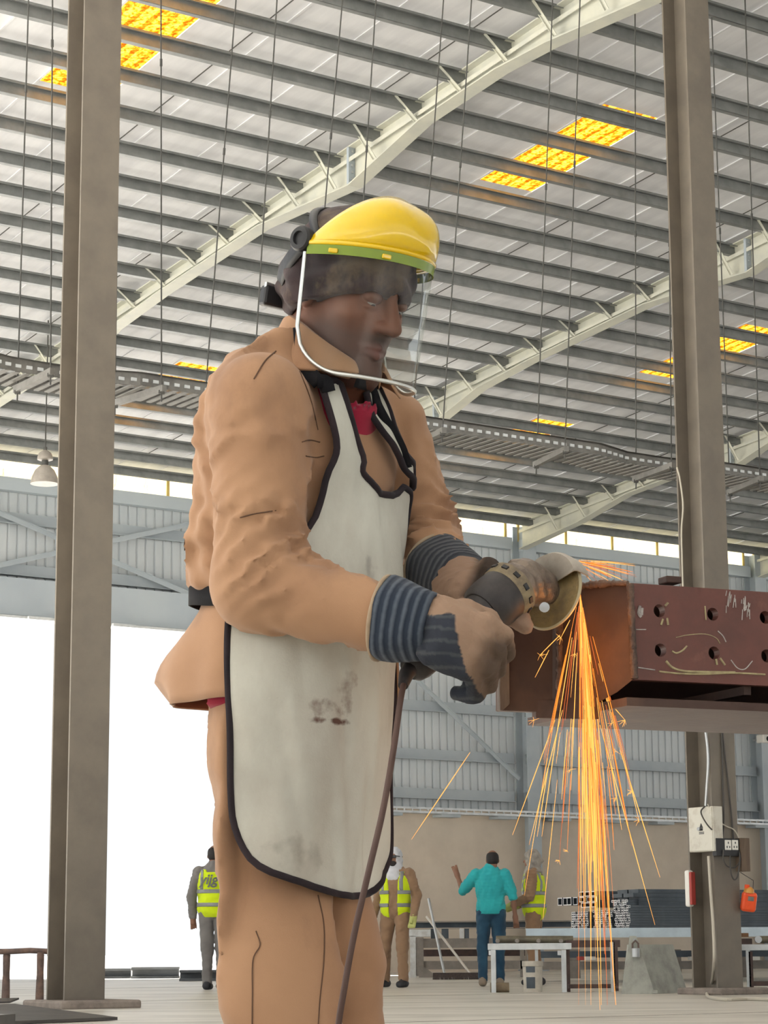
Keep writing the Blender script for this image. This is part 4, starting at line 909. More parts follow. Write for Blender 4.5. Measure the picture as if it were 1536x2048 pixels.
def inside(poly, X, Y):
    poly = np.array(poly); r = np.zeros(X.shape, bool); j = len(poly) - 1
    for i in range(len(poly)):
        xi, yi, xj, yj = *poly[i], *poly[j]; c = ((yi > Y) != (yj > Y)) & (X < (xj - xi) * (Y - yi) / (yj - yi + 1e-12) + xi); r ^= c; j = i
    return r
def dense(poly, step=0.012):
    out = []
    for i in range(len(poly)):
        a_, b_ = np.array(poly[i]), np.array(poly[(i + 1) % len(poly)]); L_ = math.hypot((b_ - a_)[0] * .2, (b_ - a_)[1]); n_ = max(1, int(L_ / step))
        out += [a_ + (b_ - a_) * k / n_ for k in range(n_)]
    return out
def chaikin(poly, n=2):
    poly = [np.array(p) for p in poly]
    for _ in range(n): poly = [q for i in range(len(poly)) for q in (poly[i] * .75 + poly[(i + 1) % len(poly)] * .25, poly[i] * .25 + poly[(i + 1) % len(poly)] * .75)]
    return poly
def drape(th, z):                              # soft hollows in the hide
    return 0.004 * math.sin(9 * z + 3 * th) + 0.003 * math.sin(23 * z - 5 * th + 1.2 * math.sin(11 * th)) + 0.0025 * math.sin(7 * th + 30 * z * .4)
def sheet_on(poly, name, parent, off=0.006):
    poly = chaikin(poly, 1); t_ = np.array(poly); ths = np.arange(t_[:, 0].min() - .02, t_[:, 0].max() + .03, 0.020); zs = np.arange(t_[:, 1].min() - .004, t_[:, 1].max() + .008, 0.0042)
    X, Y = np.meshgrid(ths, zs); ok = inside(poly, X, Y); vid = {}; b = MB(); fs = []
    # keep a cell when its centre is inside; edge vertices are pulled onto the outline
    Xc = (X[:-1, :-1] + X[1:, 1:]) / 2; Yc = (Y[:-1, :-1] + Y[1:, 1:]) / 2; keep = inside(poly, Xc, Yc)
    dp = np.array(dense(poly, 0.002)); cnt = np.zeros(X.shape, int)
    for i, j in np.argwhere(keep):
        for q in ((i, j), (i, j + 1), (i + 1, j + 1), (i + 1, j)): cnt[q] += 1
    vs_ = []
    for i, j in np.argwhere(cnt > 0):
        th, z = X[i, j], Y[i, j]
        if cnt[i, j] < 4:
            w = (dp - [th, z]) * [.2, 1]; k = np.argmin((w ** 2).sum(1)); th, z = dp[k]
        vid[(i, j)] = len(vs_); vs_.append(apl.point(th, z, off + drape(th, z)))
    for i, j in np.argwhere(keep): fs.append((vid[(i, j)], vid[(i, j + 1)], vid[(i + 1, j + 1)], vid[(i + 1, j)]))
    b.add(vs_, fs); o = b.build(name, M['leather_white'], parent, smooth=80); m_ = o.modifiers.new('thick', 'SOLIDIFY'); m_.thickness = 0.003; m_.offset = 0
    e = MB(); P = [apl.point(th, z, off + drape(th, z) + .001) for th, z in dense(poly, 0.006)]; P.append(P[0]); e.tube(P, 0.0062, 6, False); e.build('binding', M['binding'], o, smooth=80)
    return o
apron = sheet_on(outline, 'apron', worker)
sheet_on(strap2, 'apron_strap', worker, 0.010)
def band(name, pts, w, m, parent, normal=None, th=0.003):
    pts = catmull(pts, 6); b = MB(); P = [[], []]
    for i, p in enumerate(pts):
        t = nrm(pts[min(i + 1, len(pts) - 1)] - pts[max(i - 1, 0)]); nn = CAM - p if normal is None else normal(p); s_ = nrm(np.cross(t, nn)); P[0].append(p + s_ * w / 2); P[1].append(p - s_ * w / 2)
    b.grid(P); o = b.build(name, m, parent, smooth=80); m_ = o.modifiers.new('thick', 'SOLIDIFY'); m_.thickness = th; m_.offset = 0; return o
tp = lambda x, y, o: apl.point(*apl.hit(x, y), o)
band('neck_strap', [at(600, 655, 3.635), at(604, 695, 3.622), at(613, 735, 3.605), tp(636, 772, .016)], 0.024, M['strap'], worker)
band('neck_strap', [tp(632, 770, .020), tp(646, 772, .024), tp(652, 790, .02)], 0.022, M['strap'], worker)
band('neck_strap', [at(712, 765, 3.60), tp(728, 780, .014), tp(742, 815, .014), tp(765, 855, .012), tp(788, 895, .012), tp(800, 935, .012)], 0.016, M['strap'], worker)
band('waist_strap', [torso.point(a_, at(440, 1204, YB)[2] + .010 * math.sin(a_ * 3), 0.012) for a_ in np.linspace(math.radians(75), math.radians(285), 14)], 0.032, M['strap'], worker, lambda p: p - np.array([*torso.par(p[2])[:2], p[2]]))
band('waist_strap', [tp(470, 1212, .012), at(452, 1195, 3.60), at(432, 1185, 3.66), at(425, 1200, 3.70), at(430, 1222, 3.71)], 0.03, M['strap'], worker)

# stitched seams and a slit in the sleeve
def march(f, pts, t0=3.2, t1=4.6):
    D = np.array([nrm(ray(x, y)) for x, y in pts]); t = np.full(len(D), t0)
    for _ in range(90):
        v = f(CAM + D * t[:, None]); t = np.where(v > 5e-4, np.minimum(t + np.maximum(v * .55, 5e-4), t1), t)
    return list(CAM + D * (t - .0004)[:, None])
M['seam_thread'] = mat('seam_thread', (0.13, 0.070, 0.042), 0.9)
def seam(f, pts, r_, nm='seam'):
    q = catmull([np.array([x, y, 0.0]) for x, y in pts], 6); b = MB(); b.tube(march(f, [(p[0], p[1]) for p in q]), r_, 5); b.build(nm, M['seam_thread'], worker)
seam(jacket, [(552, 702), (530, 722), (508, 758)], .0013)
seam(jacket, [(480, 1035), (512, 1027), (552, 1021)], .0012, 'sleeve_slit')
seam(jacket, [(600, 742), (622, 800), (636, 860)], .0010)
seam(jacket, [(604, 884), (620, 880), (640, 884)], .0011); seam(jacket, [(612, 912), (632, 915), (648, 912)], .0011)
seam(legs, [(636, 1790), (648, 1850), (648, 1920), (640, 2000), (636, 2060)], .0012)
seam(legs, [(512, 1862), (520, 1890), (506, 1920), (505, 1990), (504, 2060)], .0011)
# ------------------------------------------------------------------ work gloves
def mat_stripe(name, c, c2, axis, freq):
    m, nt, b, out = nodes(name); N = nt.nodes; L = nt.links
    g = N.new('ShaderNodeNewGeometry'); dp = N.new('ShaderNodeVectorMath'); dp.operation = 'DOT_PRODUCT'; dp.inputs[1].default_value = [float(v) for v in axis]; L.new(g.outputs['Position'], dp.inputs[0])
    mu = N.new('ShaderNodeMath'); mu.operation = 'MULTIPLY'; mu.inputs[1].default_value = freq; L.new(dp.outputs['Value'], mu.inputs[0])
    sn = N.new('ShaderNodeMath'); sn.operation = 'SINE'; L.new(mu.outputs[0], sn.inputs[0])
    n = N.new('ShaderNodeTexNoise'); n.inputs['Scale'].default_value = 90; L.new(g.outputs['Position'], n.inputs['Vector'])
    ad = N.new('ShaderNodeMath'); ad.operation = 'ADD'; L.new(sn.outputs[0], ad.inputs[0]); L.new(n.outputs[0], ad.inputs[1])
    r = N.new('ShaderNodeMapRange'); r.inputs[1].default_value = 0.2; r.inputs[2].default_value = 1.6; L.new(ad.outputs[0], r.inputs[0])
    mx = N.new('ShaderNodeMix'); mx.data_type = 'RGBA'; mx.inputs[6].default_value = (*c, 1); mx.inputs[7].default_value = (*c2, 1); L.new(r.outputs[0], mx.inputs[0]); L.new(mx.outputs[2], b.inputs['Base Color'])
    b.inputs['Roughness'].default_value = 0.95; b.inputs['Specular IOR Level'].default_value = 0.15; b.inputs['Sheen Weight'].default_value = 0.1
    bp = N.new('ShaderNodeBump'); bp.inputs['Strength'].default_value = 0.3; bp.inputs['Distance'].default_value = 0.004; L.new(ad.outputs[0], bp.inputs['Height']); L.new(bp.outputs[0], b.inputs['Normal'])
    return m
M['glove'] = mat_tint('glove_leather', 0.85, 0.5, 120)
vd = -CW
def cuff(name, p, q, rp, rq, m, parent, squash=1.0):
    x, y, z = frame(q - p); P = []; n = 36; L_ = np.linalg.norm(q - p)
    for (r_, h_) in ((rp - .004, .004), (rp, 0.0), (rp + .002, .006), (rp * .98 + .02 * rq, L_ * .3), (rp * .45 + rq * .55, L_ * .6), (rq, L_ * .96), (rq - .006, L_)):
        P.append([p + z * h_ + (r_ + .0022 * math.sin(5 * k * 2 * PI / n + h_ * 40)) * (math.cos(2 * PI * k / n) * x + math.sin(2 * PI * k / n) * y) for k in range(n)])
    b = MB(); b.grid(P, True); return b.build(name, m, parent, smooth=70)
def trim_ring(p, q, r_, m, parent, w=0.0035):
    x, y, z = frame(q - p); pts = [p + r_ * (math.cos(2 * PI * k / 36) * x + math.sin(2 * PI * k / 36) * y) for k in range(37)]
    b = MB(); b.tube(pts, w, 6, False); return b.build('cuff_edge', m, parent, smooth=70)
M['edge_tan'] = mat_cloth('edge_tan', (0.42, 0.32, 0.22), (0.36, 0.27, 0.18), 30)
# right hand, closed round the grinder's handle
g0, g1 = at(820, 1338, 3.545), at(1000, 1195, 3.645); gax = nrm(g1 - g0)
cr0, cr1 = at(766, 1236, 3.500), at(868, 1253, 3.475)
axR = nrm(cr1 - cr0)
gl = cuff('glove_cuff', cr0, cr1, 0.0665, 0.054, mat_stripe('blue_stripe', (0.030, 0.040, 0.060), (0.105, 0.125, 0.155), axR, 430), worker)
trim_ring(cr0, cr1, 0.0665, M['edge_tan'], gl)
kn = [at(972, 1248, 3.452), at(962, 1280, 3.444), at(948, 1310, 3.446), at(926, 1334, 3.458)]
def glove_r(P):
    w_ = at(862, 1254, 3.476); pm_ = at(908, 1282, 3.462)
    d = rcone(P, w_, pm_, 0.050, 0.050, (nrm(vd), 0.82))
    d = smin(d, rcone(P, at(900, 1258, 3.462), at(952, 1262, 3.456), .040, .028), .02)
    d = smin(d, rcone(P, at(890, 1290, 3.466), at(925, 1318, 3.460), .040, .026), .02)
    for i, k in enumerate(kn):
        m_ = k + np.array([.030 - .004 * i, .022, -.014]); t_ = m_ + np.array([.004, .045, -.022]); e_ = t_ + np.array([-.030, .018, .004])
        d = smin(d, chain(P, [at(915, 1285, 3.465) * .35 + k * .65, k, m_, t_, e_], [.021, .0165, .0150, .0135, .0115], .006), .008)
    d = smin(d, chain(P, [at(884, 1232, 3.475), at(935, 1226, 3.485), at(974, 1240, 3.505), at(1002, 1262, 3.525)], [.030, .020, .0165, .0135], .010), .012)
    return d - wob(P, .0013, 90, 8)
def tint_r(v):
    c = np.tile(np.array([.33, .215, .145]), (len(v), 1)); t = (v - cr1) @ axR; u = (v - cr1) @ Z3
    a_ = t - 0.02 * np.sin(u * 20)
    blue = ((t > -.05) & (t < .056 - .35 * (u + .03)) & (u < .012)); c[blue] = [.024, .030, .045]
    st = (np.sin((v @ axR) * 30 + (v @ Z3) * 330) > .75) & blue; c[st] = [.060, .066, .075]
    dk = np.clip((t - .085 - .25 * np.clip(u, -.1, .1)) / .03, 0, 1)[:, None] * np.clip(-(u + .012) / .02, 0, 1)[:, None]; c = c * (1 - .7 * dk)  # shadow below the curled fingers, painted into the leather tint
    return c
lo, hi = bounds([at(850, 1200, 3.44), at(1030, 1360, 3.58)], .05)
sdf_obj('glove', glove_r, lo, hi, 0.0040, M['glove'], worker, 1, tint_r)
# left hand, steadying the gear head from behind
cl0, cl1 = at(874, 1142, 3.845), at(930, 1168, 3.765); axL = nrm(cl1 - cl0)
gl = cuff('glove_cuff', cl0, cl1, 0.064, 0.053, mat_stripe('grey_stripe', (0.038, 0.042, 0.052), (0.10, 0.105, 0.115), axL, 500), worker)
trim_ring(cl0, cl1, 0.064, M['edge_tan'], gl)
def glove_l(P):
    d = rcone(P, at(918, 1165, 3.775), at(944, 1188, 3.715), .050, .046)
    d = smin(d, rcone(P, at(915, 1195, 3.745), at(955, 1212, 3.685), .036, .030), .02)
    for i in range(4):
        k = at(958 + 5 * i, 1172 + 17 * i, 3.69 - .008 * i); m_ = k + np.array([.028, -.012, -.006]); t_ = m_ + np.array([.034, -.004, -.022])
        d = smin(d, chain(P, [at(930, 1185, 3.73), k, m_, t_], [.03, .0165, .015, .0125], .006), .008)
    d = smin(d, chain(P, [at(930, 1160, 3.75), at(958, 1152, 3.715), at(978, 1140, 3.69), at(990, 1158, 3.665)], [.028, .021, .019, .014], .01), .012)
    return d - wob(P, .0013, 90, 18)
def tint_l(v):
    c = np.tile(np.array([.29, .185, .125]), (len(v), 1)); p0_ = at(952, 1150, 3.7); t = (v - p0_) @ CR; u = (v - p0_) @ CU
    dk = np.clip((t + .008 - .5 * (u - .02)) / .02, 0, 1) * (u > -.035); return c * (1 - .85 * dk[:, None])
lo, hi = bounds([at(870, 1110, 3.85), at(1040, 1260, 3.62)], .05)
sdf_obj('glove', glove_l, lo, hi, 0.0042, M['glove'], worker, 1, tint_l)

# ------------------------------------------------------------------ face shield
M['yellow'] = mat('yellow_plastic', (0.86, 0.58, 0.002), 0.14, c2=(0.83, 0.55, 0.002), scale=6, coat=0.6)
M['green_tint'] = mat('green_tint', (0.20, 0.29, 0.015), 0.25)
M['alu'] = mat('alu_rim', (0.72, 0.74, 0.72), 0.28, metal=0.85)
def mat_clear(name):
    m, nt, b, out = nodes(name); N = nt.nodes; L = nt.links; N.remove(b)
    tr = N.new('ShaderNodeBsdfTransparent'); tr.inputs[0].default_value = (0.93, 0.95, 0.93, 1)
    gl_ = N.new('ShaderNodeBsdfGlossy'); gl_.inputs['Roughness'].default_value = 0.06; fr = N.new('ShaderNodeFresnel'); fr.inputs[0].default_value = 1.45
    mu = N.new('ShaderNodeMath'); mu.operation = 'MULTIPLY'; mu.inputs[1].default_value = 0.30; L.new(fr.outputs[0], mu.inputs[0])
    mx = N.new('ShaderNodeMixShader'); L.new(mu.outputs[0], mx.inputs[0]); L.new(tr.outputs[0], mx.inputs[1]); L.new(gl_.outputs[0], mx.inputs[2])
    df = N.new('ShaderNodeBsdfDiffuse'); df.inputs[0].default_value = (.8, .8, .78, 1); tc = N.new('ShaderNodeTexCoord'); no = N.new('ShaderNodeTexNoise'); no.inputs['Scale'].default_value = 26; no.inputs['Detail'].default_value = 8; mp = N.new('ShaderNodeMapping'); mp.inputs['Scale'].default_value = (1, 1, .25); L.new(tc.outputs['Object'], mp.inputs[0]); L.new(mp.outputs[0], no.inputs['Vector'])
    r = N.new('ShaderNodeMapRange'); r.inputs[1].default_value = .45; r.inputs[2].default_value = .85; r.inputs[3].default_value = 0.0; r.inputs[4].default_value = 0.05; L.new(no.outputs[0], r.inputs[0])
    m2 = N.new('ShaderNodeMixShader'); L.new(r.outputs[0], m2.inputs[0]); L.new(mx.outputs[0], m2.inputs[1]); L.new(df.outputs[0], m2.inputs[2]); L.new(m2.outputs[0], out.inputs[0]); return m
M['clear'] = mat_clear('clear_visor')
ps = math.radians(11); sf = nrm([math.sin(yaw + .03) * math.cos(ps), -math.cos(yaw + .03) * math.cos(ps), -math.sin(ps)]); sr = nrm(np.cross(sf, Z3)); su = np.cross(sr, sf)
SC = at(697, 521, 3.685)                        # centre of the temple line
def SP(x, y, z): return SC + sr * x + sf * y + su * z
shield = empty('face_shield', SC, 'yellow browguard with a clear curved visor over the worker\'s face', 'face shield')
RX, RY = 0.116, 0.160
n = 48
rim = [SP(RX * math.cos(t), RY * math.sin(t) ** 0.86 if math.sin(t) > 1e-6 else 0, 0) for t in np.linspace(0, PI, n + 1)]
rows = []
for j in range(11):
    v = j / 10; r = []
    for t in np.linspace(0, PI, n + 1):
        s_ = max(math.sin(t), 0) ** 0.86; c_ = math.cos(t)
        x = (RX * (1 - v) + (RX - .006) * v) * c_; y = RY * s_ * (1 - v) + 0.098 * s_ * v; z = 0.006 + 0.098 * v * max(math.sin(t), 0) ** 0.95
        bl = 4 * v * (1 - v) * s_; crease = 1 - 0.35 * math.exp(-(c_ / 0.30) ** 2)
        y += 0.026 * bl; z += 0.016 * bl * crease + 0.004 * bl * math.cos(6 * t); x *= 1 + 0.02 * bl
        r.append(SP(x, y, z))
    rows.append(r)
b = MB(); b.grid(rows); o = b.build('browguard', M['yellow'], shield, smooth=80); m_ = o.modifiers.new('thick', 'SOLIDIFY'); m_.thickness = 0.003; m_.offset = 0
b = MB(); b.tube([p + su * .004 for p in rim], 0.0042, 8); b.build('browguard_rim', M['yellow'], o, smooth=80)
for t in (0.35, 1.0, PI - .35):                   # moulded lugs that hold the visor
    p = SP((RX + .004) * math.cos(t), (RY + .004) * math.sin(t) ** .86, -.010); b = MB(); b.box(p, (.016, .006, .008), np.column_stack([nrm(np.cross(su, nrm(p - SC))), nrm(p - SC), su])); b.build('lug', M['yellow'], o, bevel=.002)
HVIS = 0.212
def vis(t, z, g=0.0):                            # visor wraps like the rim and leans in slightly at the foot
    k = 1 - 0.05 * (z / HVIS); return SP((RX + g) * k * math.cos(t), (RY + g) * k * max(math.sin(t), 0) ** .86 + .03 * z, -z)
b = MB(); b.grid([[vis(t, z, .002) for t in np.linspace(0.04, PI - .04, n + 1)] for z in (0.0, 0.016)]); o = b.build('visor_tint_strip', M['green_tint'], shield, smooth=80)  # tint of yellow light in the clear visor, put in as a green strip
rc_ = 0.075; ts = np.linspace(0.02, PI - .02, 65); rows = []
def zmax(t):                                      # rounded lower corners
    arc = min(t - .02, PI - .02 - t) * 0.13; return HVIS - (rc_ - math.sqrt(max(rc_ ** 2 - max(rc_ - arc, 0) ** 2, 0)))
for j in range(13): rows.append([vis(t, zmax(t) * j / 12) for t in ts])
b = MB(); b.grid(rows); b.build('visor', M['clear'], shield, smooth=85)
edge_ = [vis(ts[0], z) for z in np.linspace(0.012, zmax(ts[0]) * .98, 8)] + [vis(t, zmax(t)) for t in ts] + [vis(ts[-1], z) for z in np.linspace(zmax(ts[-1]) * .98, 0.012, 8)]
b = MB(); b.tube(edge_, 0.0036, 8); b.build('visor_rim', M['alu'], shield, smooth=85)
for sg in (1, -1):
    p = SP(sg * (RX - .012), -.006, .010); b = MB(); b.lathe([(.012, 0), (.021, .002), (.022, .016), (.019, .020), (.012, .021), (.011, .016), (0, .016)], p, sr * sg, 24); b.build('knob', M['black'], shield, smooth=40)
M['band'] = mat('headband', (0.020, 0.020, 0.022), 0.45)
def hband(fn, ts_, w, nm):
    b = MB(); P = [[], []]
    for t in ts_:
        p, wd = fn(t); P[0].append(p + wd * w / 2); P[1].append(p - wd * w / 2)
    b.grid(P); o = b.build(nm, M['band'], shield, smooth=80); m_ = o.modifiers.new('thick', 'SOLIDIFY'); m_.thickness = .003
hband(lambda t: (SP((RX - .010) * math.cos(t), -.116 * math.sin(t), .012 - .085 * math.sin(t)), nrm(su * .8 - sf * .5 * math.sin(t))), np.linspace(0, PI, 30), .034, 'headband')
hband(lambda t: (SP((RX - .016) * math.cos(t), .02 - .07 * math.sin(t), .01 + .080 * math.sin(t)), sf), np.linspace(0, PI, 30), .018, 'crown_strap')
p = SP(.045, -.110, -.076); b = MB(); b.box(p, (.06, .022, .036), np.column_stack([nrm(sr - .35 * sf), nrm(sf + .35 * sr), su])); b.build('ratchet', M['band'], shield, bevel=.005)
p = SP(.060, -.114, -.07); b = MB(); b.box(p, (.03, .006, .034), np.column_stack([sr, sf, su])); b.build('buckle', M['alu'], shield, bevel=.002)

# ------------------------------------------------------------------ angle grinder
M['rubber'] = mat('grinder_rubber', (0.030, 0.026, 0.026), 0.55, c2=(0.05, 0.042, 0.04), scale=40)
M['khaki'] = mat('grinder_khaki', (0.30, 0.24, 0.14), 0.6, c2=(0.16, 0.12, 0.08), scale=35, bump=.2)
M['cast'] = mat('cast_alloy', (0.24, 0.19, 0.15), 0.42, metal=0.55, c2=(0.12, 0.09, 0.075), scale=30, bump=.3)
M['guard'] = mat('guard_steel', (0.46, 0.42, 0.36), 0.5, metal=0.3, c2=(0.34, 0.30, 0.25), scale=18)
M['disc'] = mat('abrasive_disc', (0.27, 0.19, 0.07), 0.55, c2=(0.15, 0.105, 0.05), scale=25, bump=.3)
M['disc_rim'] = mat('disc_rim', (0.42, 0.36, 0.22), 0.6)
gr = empty('angle_grinder', g0, 'worn angle grinder held in both gloves, disc touching the steel', 'angle grinder')
GL = np.linalg.norm(g1 - g0)
b = MB(); b.lathe([(.0, -.004), (.018, -.003), (.026, .006), (.029, .02), (.028, .06), (.027, .12), (.029, GL - .055), (.035, GL - .045)], g0, gax, 28); b.build('handle', M['rubber'], gr, smooth=45)
b = MB(); b.lathe([(.036, GL - .048), (.043, GL - .040), (.0455, GL - .02), (.0455, GL + .008), (.043, GL + .012)], g0, gax, 32); mo = b.build('motor_housing', M['rubber'], gr, smooth=45)
b = MB(); b.lathe([(.044, GL + .008), (.047, GL + .011), (.0475, GL + .033), (.042, GL + .038)], g0, gax, 32); co_ = b.build('vent_collar', M['khaki'], gr, smooth=45)
gx_, gy_, _ = frame(gax)
for k in range(12):
    an = 2 * PI * k / 12; dr = math.cos(an) * gx_ + math.sin(an) * gy_; tn = np.cross(gax, dr); b = MB(); b.box(g0 + gax * (GL + .022) + dr * .0465, (.011, .006, .007), np.column_stack([tn, dr, gax])); b.build('vent_slot', M['black'], co_)
# disc frame
dn = nrm(0.785 * (0.89 * CR - 0.45 * CU) + 0.62 * CW); dc = at(1097, 1184, 3.735)
gh = dc - dn * 0.052
def gear(P):
    d = rcone(P, g0 + gax * (GL + .030), gh - gax * .012, .040, .034)
    d = smin(d, rcone(P, gh - dn * .012, gh + dn * .030, .036, .032), .012)
    d = smin(d, rcone(P, gh + dn * .03, gh + dn * .045, .026, .024), .005)
    t = (P - g0) @ gax; return d - .0016 * np.sin(t * 260) * (t < GL + .09) - wob(P, .0007, 120, 4)
lo, hi = bounds([gh, g0 + gax * (GL + .03)], .075); sdf_obj('gear_head', gear, lo, hi, .0032, M['cast'], gr, 1)
b = MB(); b.lathe([(.0085, 0), (.0085, .010), (.006, .014), (0, .014)], gh - dn * .012 + nrm(np.cross(dn, gax)) * -.036, nrm(np.cross(dn, gax)) * -1, 14); b.build('spindle_lock', M['galv'], gr, smooth=40)
b = MB(); b.lathe([(.0085, 0), (.0085, .012), (.0, .013)], at(1088, 1214, 3.665), -CW, 14); b.build('clamp_screw', M['galv'], gr, smooth=40)
b = MB(); b.lathe([(.011, -.004), (.019, -.004), (.022, .002), (.030, .006), (.060, .006), (.0625, .0065), (.0625, .0115), (.060, .012), (.030, .012), (.022, .008), (.011, .004)], dc, dn, 56); di = b.build('grinding_disc', M['disc'], gr, smooth=40)
b = MB(); x_, y_, _ = frame(dn); b.tube([dc + dn * .009 + .0622 * (math.cos(2 * PI * k / 56) * x_ + math.sin(2 * PI * k / 56) * y_) for k in range(57)], .0030, 6, False); b.build('disc_edge', M['disc_rim'], di, smooth=60)
b = MB(); b.lathe([(.0, .0), (.019, 0), (.019, .006), (0, .006)], dc + dn * .010, dn, 20); b.build('clamp_nut', M['cast'], gr)
# guard: half a drum over the upper left of the disc
gu = nrm(-0.55 * CR + 0.80 * CU - dn * ((-0.55 * CR + 0.80 * CU) @ dn)); gv = np.cross(dn, gu); P = []
arc = np.linspace(math.radians(-88), math.radians(88), 30)
def gp(an, r_, h_): return dc + dn * h_ + r_ * (math.cos(an) * gu + math.sin(an) * gv)
b = MB(); b.grid([[gp(an, r_, h_) for an in arc] for r_, h_ in ((.026, -.012), (.066, -.010), (.070, -.004), (.070, .024), (.066, .026))]); o = b.build('guard', M['guard'], gr, smooth=50); m_ = o.modifiers.new('thick', 'SOLIDIFY'); m_.thickness = .0022
# cord
cp = [g0 - gax * .0, at(812, 1352, 3.515), at(801, 1400, 3.46), at(787, 1500, 3.41), at(766, 1620, 3.37), at(738, 1740, 3.35), at(708, 1870, 3.35), at(688, 1980, 3.35), at(676, 2060, 3.36), at(668, 2200, 3.38), np.array([at(660, 2200, 3.4)[0] - .02, 3.42, .01]), np.array([at(600, 2200, 3.4)[0] - .25, 3.5, .008])]
M['cord'] = mat('cord', (0.085, 0.045, 0.035), 0.6)
b = MB(); b.tube(catmull(cp, 8), .0050, 8); b.build('cord', M['cord'], gr, smooth=60)
b = MB(); b.tube([g0 + gax * .002, at(812, 1350, 3.515), at(806, 1372, 3.49)], [.014, .012, .008], 10); b.build('cord_boot', M['rubber'], gr, smooth=60)

# ------------------------------------------------------------------ the steel girder being ground
M['rust'] = mat('rusty_steel', (0.080, 0.046, 0.034), 0.62, metal=0.25, c2=(0.065, 0.034, 0.026), scale=7, bump=.12, bscale=60, c3=(0.16, 0.085, 0.05), scale3=3.2, lo3=.52, hi3=.75)
M['primer'] = mat('red_primer', (0.150, 0.050, 0.036), 0.55, c2=(0.105, 0.040, 0.030), scale=9, bump=.08, bscale=80, c3=(0.20, 0.085, 0.055), scale3=14, lo3=.60, hi3=.75)
M['weld'] = mat('weld', (0.16, 0.10, 0.07), 0.55, metal=.3, c2=(0.07, 0.045, 0.035), scale=40, bump=.5, bscale=120)
M['mill'] = mat('mill_edge', (0.20, 0.145, 0.10), 0.6, c2=(0.11, 0.075, 0.055), scale=22, bump=.3, stretch=(1, 1, .25))
M['chalk'] = mat('chalk', (0.42, 0.36, 0.20), 0.95, c2=(0.28, 0.22, 0.13), scale=60)
M['chalk_white'] = mat('chalk_white', (0.50, 0.47, 0.44), 0.95, c2=(0.3, 0.26, 0.24), scale=60)
gx = nrm([0.915, 0.40, 0]); gy = np.array([-gx[1], gx[0], 0])
C0 = at(1262, 1166, 3.74); zt_, zl_ = C0[2], at(1266, 1359, 3.74)[2]
gd = empty('steel_girder', np.array([C0[0] + .5, C0[1] + .3, at(1300, 1440, 3.9)[2]]), 'rusty red fabricated steel girder with bolt holes, ground at its left end', 'steel girder')
RG = np.column_stack([gx, gy, Z3])
def onfront(px, py, off=0.0):                  # point on the drilled plate
    d = ray(px, py); n_ = gy; t = ((C0 + gy * off - CAM) @ n_) / (d @ n_); return CAM + d * t
def loc2(p): q = p - C0; return q @ gx, q[2]
holes = [loc2(onfront(*p)) for p in ((1320, 1222), (1426, 1228), (1530, 1235), (1320, 1300), (1428, 1307), (1534, 1311))]
dxh = holes[2][0] - holes[1][0]
zr = [np.mean([h[1] for h in holes[:3]]), np.mean([h[1] for h in holes[3:]])]
xc = [(holes[0][0] + holes[3][0]) / 2, (holes[1][0] + holes[4][0]) / 2, (holes[2][0] + holes[5][0]) / 2]; xc += [xc[2] + dxh * k for k in (1, 2, 3)]
xe = [0.0] + [(xc[i] + xc[i + 1]) / 2 for i in range(len(xc) - 1)] + [xc[-1] + .6]; ze = [zl_ - zt_, (zr[0] + zr[1]) / 2, 0.0]
b = MB(); rh = .0112; TH_ = .018
for i, x in enumerate(xc):
    for z, z0, z1 in ((zr[1], ze[0], ze[1]), (zr[0], ze[1], ze[2])):
        x0, x1 = xe[i], xe[i + 1]; n = 20; out_, in_ = [], []
        for k in range(n):
            an = 2 * PI * (k + .5) / n; c_, s_ = math.cos(an), math.sin(an); in_.append((x + rh * c_, z + rh * s_))
            tx = ((x1 - x) / c_ if c_ > 0 else (x0 - x) / c_); tz_ = ((z1 - z) / s_ if s_ > 0 else (z0 - z) / s_); t = min(tx, tz_); out_.append((x + t * c_, z + t * s_))
        cor = [(x1, z1), (x0, z1), (x0, z0), (x1, z0)]
        # put true corners in
        for cx_, cz_ in cor:
            an = math.atan2(cz_ - z, cx_ - x); k = min(range(n), key=lambda q: abs(((2 * PI * (q + .5) / n - an + PI) % (2 * PI)) - PI)); out_[k] = (cx_, cz_)
        for off, flip in ((0, 0), (TH_, 1)):
            vs_ = [C0 + gx * u + gy * off + Z3 * w for u, w in out_ + in_]; b.add(vs_, [(k, (k + 1) % n, n + (k + 1) % n, n + k) for k in range(n)])
        b.add([C0 + gx * u + Z3 * w for u, w in in_] + [C0 + gx * u + gy * TH_ + Z3 * w for u, w in in_], [(k, (k + 1) % n, n + (k + 1) % n, n + k) for k in range(n)])
XE = xe[-1]
for (w, h_) in ((ze[0], 0), (0.0, 0)): b.add([C0 + Z3 * w, C0 + gx * XE + Z3 * w, C0 + gx * XE + gy * TH_ + Z3 * w, C0 + gy * TH_ + Z3 * w], [(0, 1, 2, 3)])
b.add([C0, C0 + gy * TH_, C0 + gy * TH_ + Z3 * ze[0], C0 + Z3 * ze[0]], [(0, 1, 2, 3)])
b.build('drilled_plate', M['primer'], gd)
DW = 0.30; zf = at(1400, 1402, 3.76)[2]
b = MB(); b.box(C0 + gx * XE / 2 + gy * (DW / 2 + TH_) + Z3 * -.009, (XE, DW, .018), RG); b.build('top_plate', M['rust'], gd)
b = MB(); b.box(C0 + gx * XE / 2 + gy * (DW + .02) + Z3 * ((zf - zt_) / 2), (XE, .018, zt_ - zf), RG); b.build('back_web', M['rust'], gd)
f0 = at(1072, 1437, 4.02)
b = MB(); b.box(C0 + gx * (XE / 2 - .02) + gy * (.17) + Z3 * (zf - zt_ - .004), (XE, .36, .014), RG); b.build('bottom_flange', M['rust'], gd)
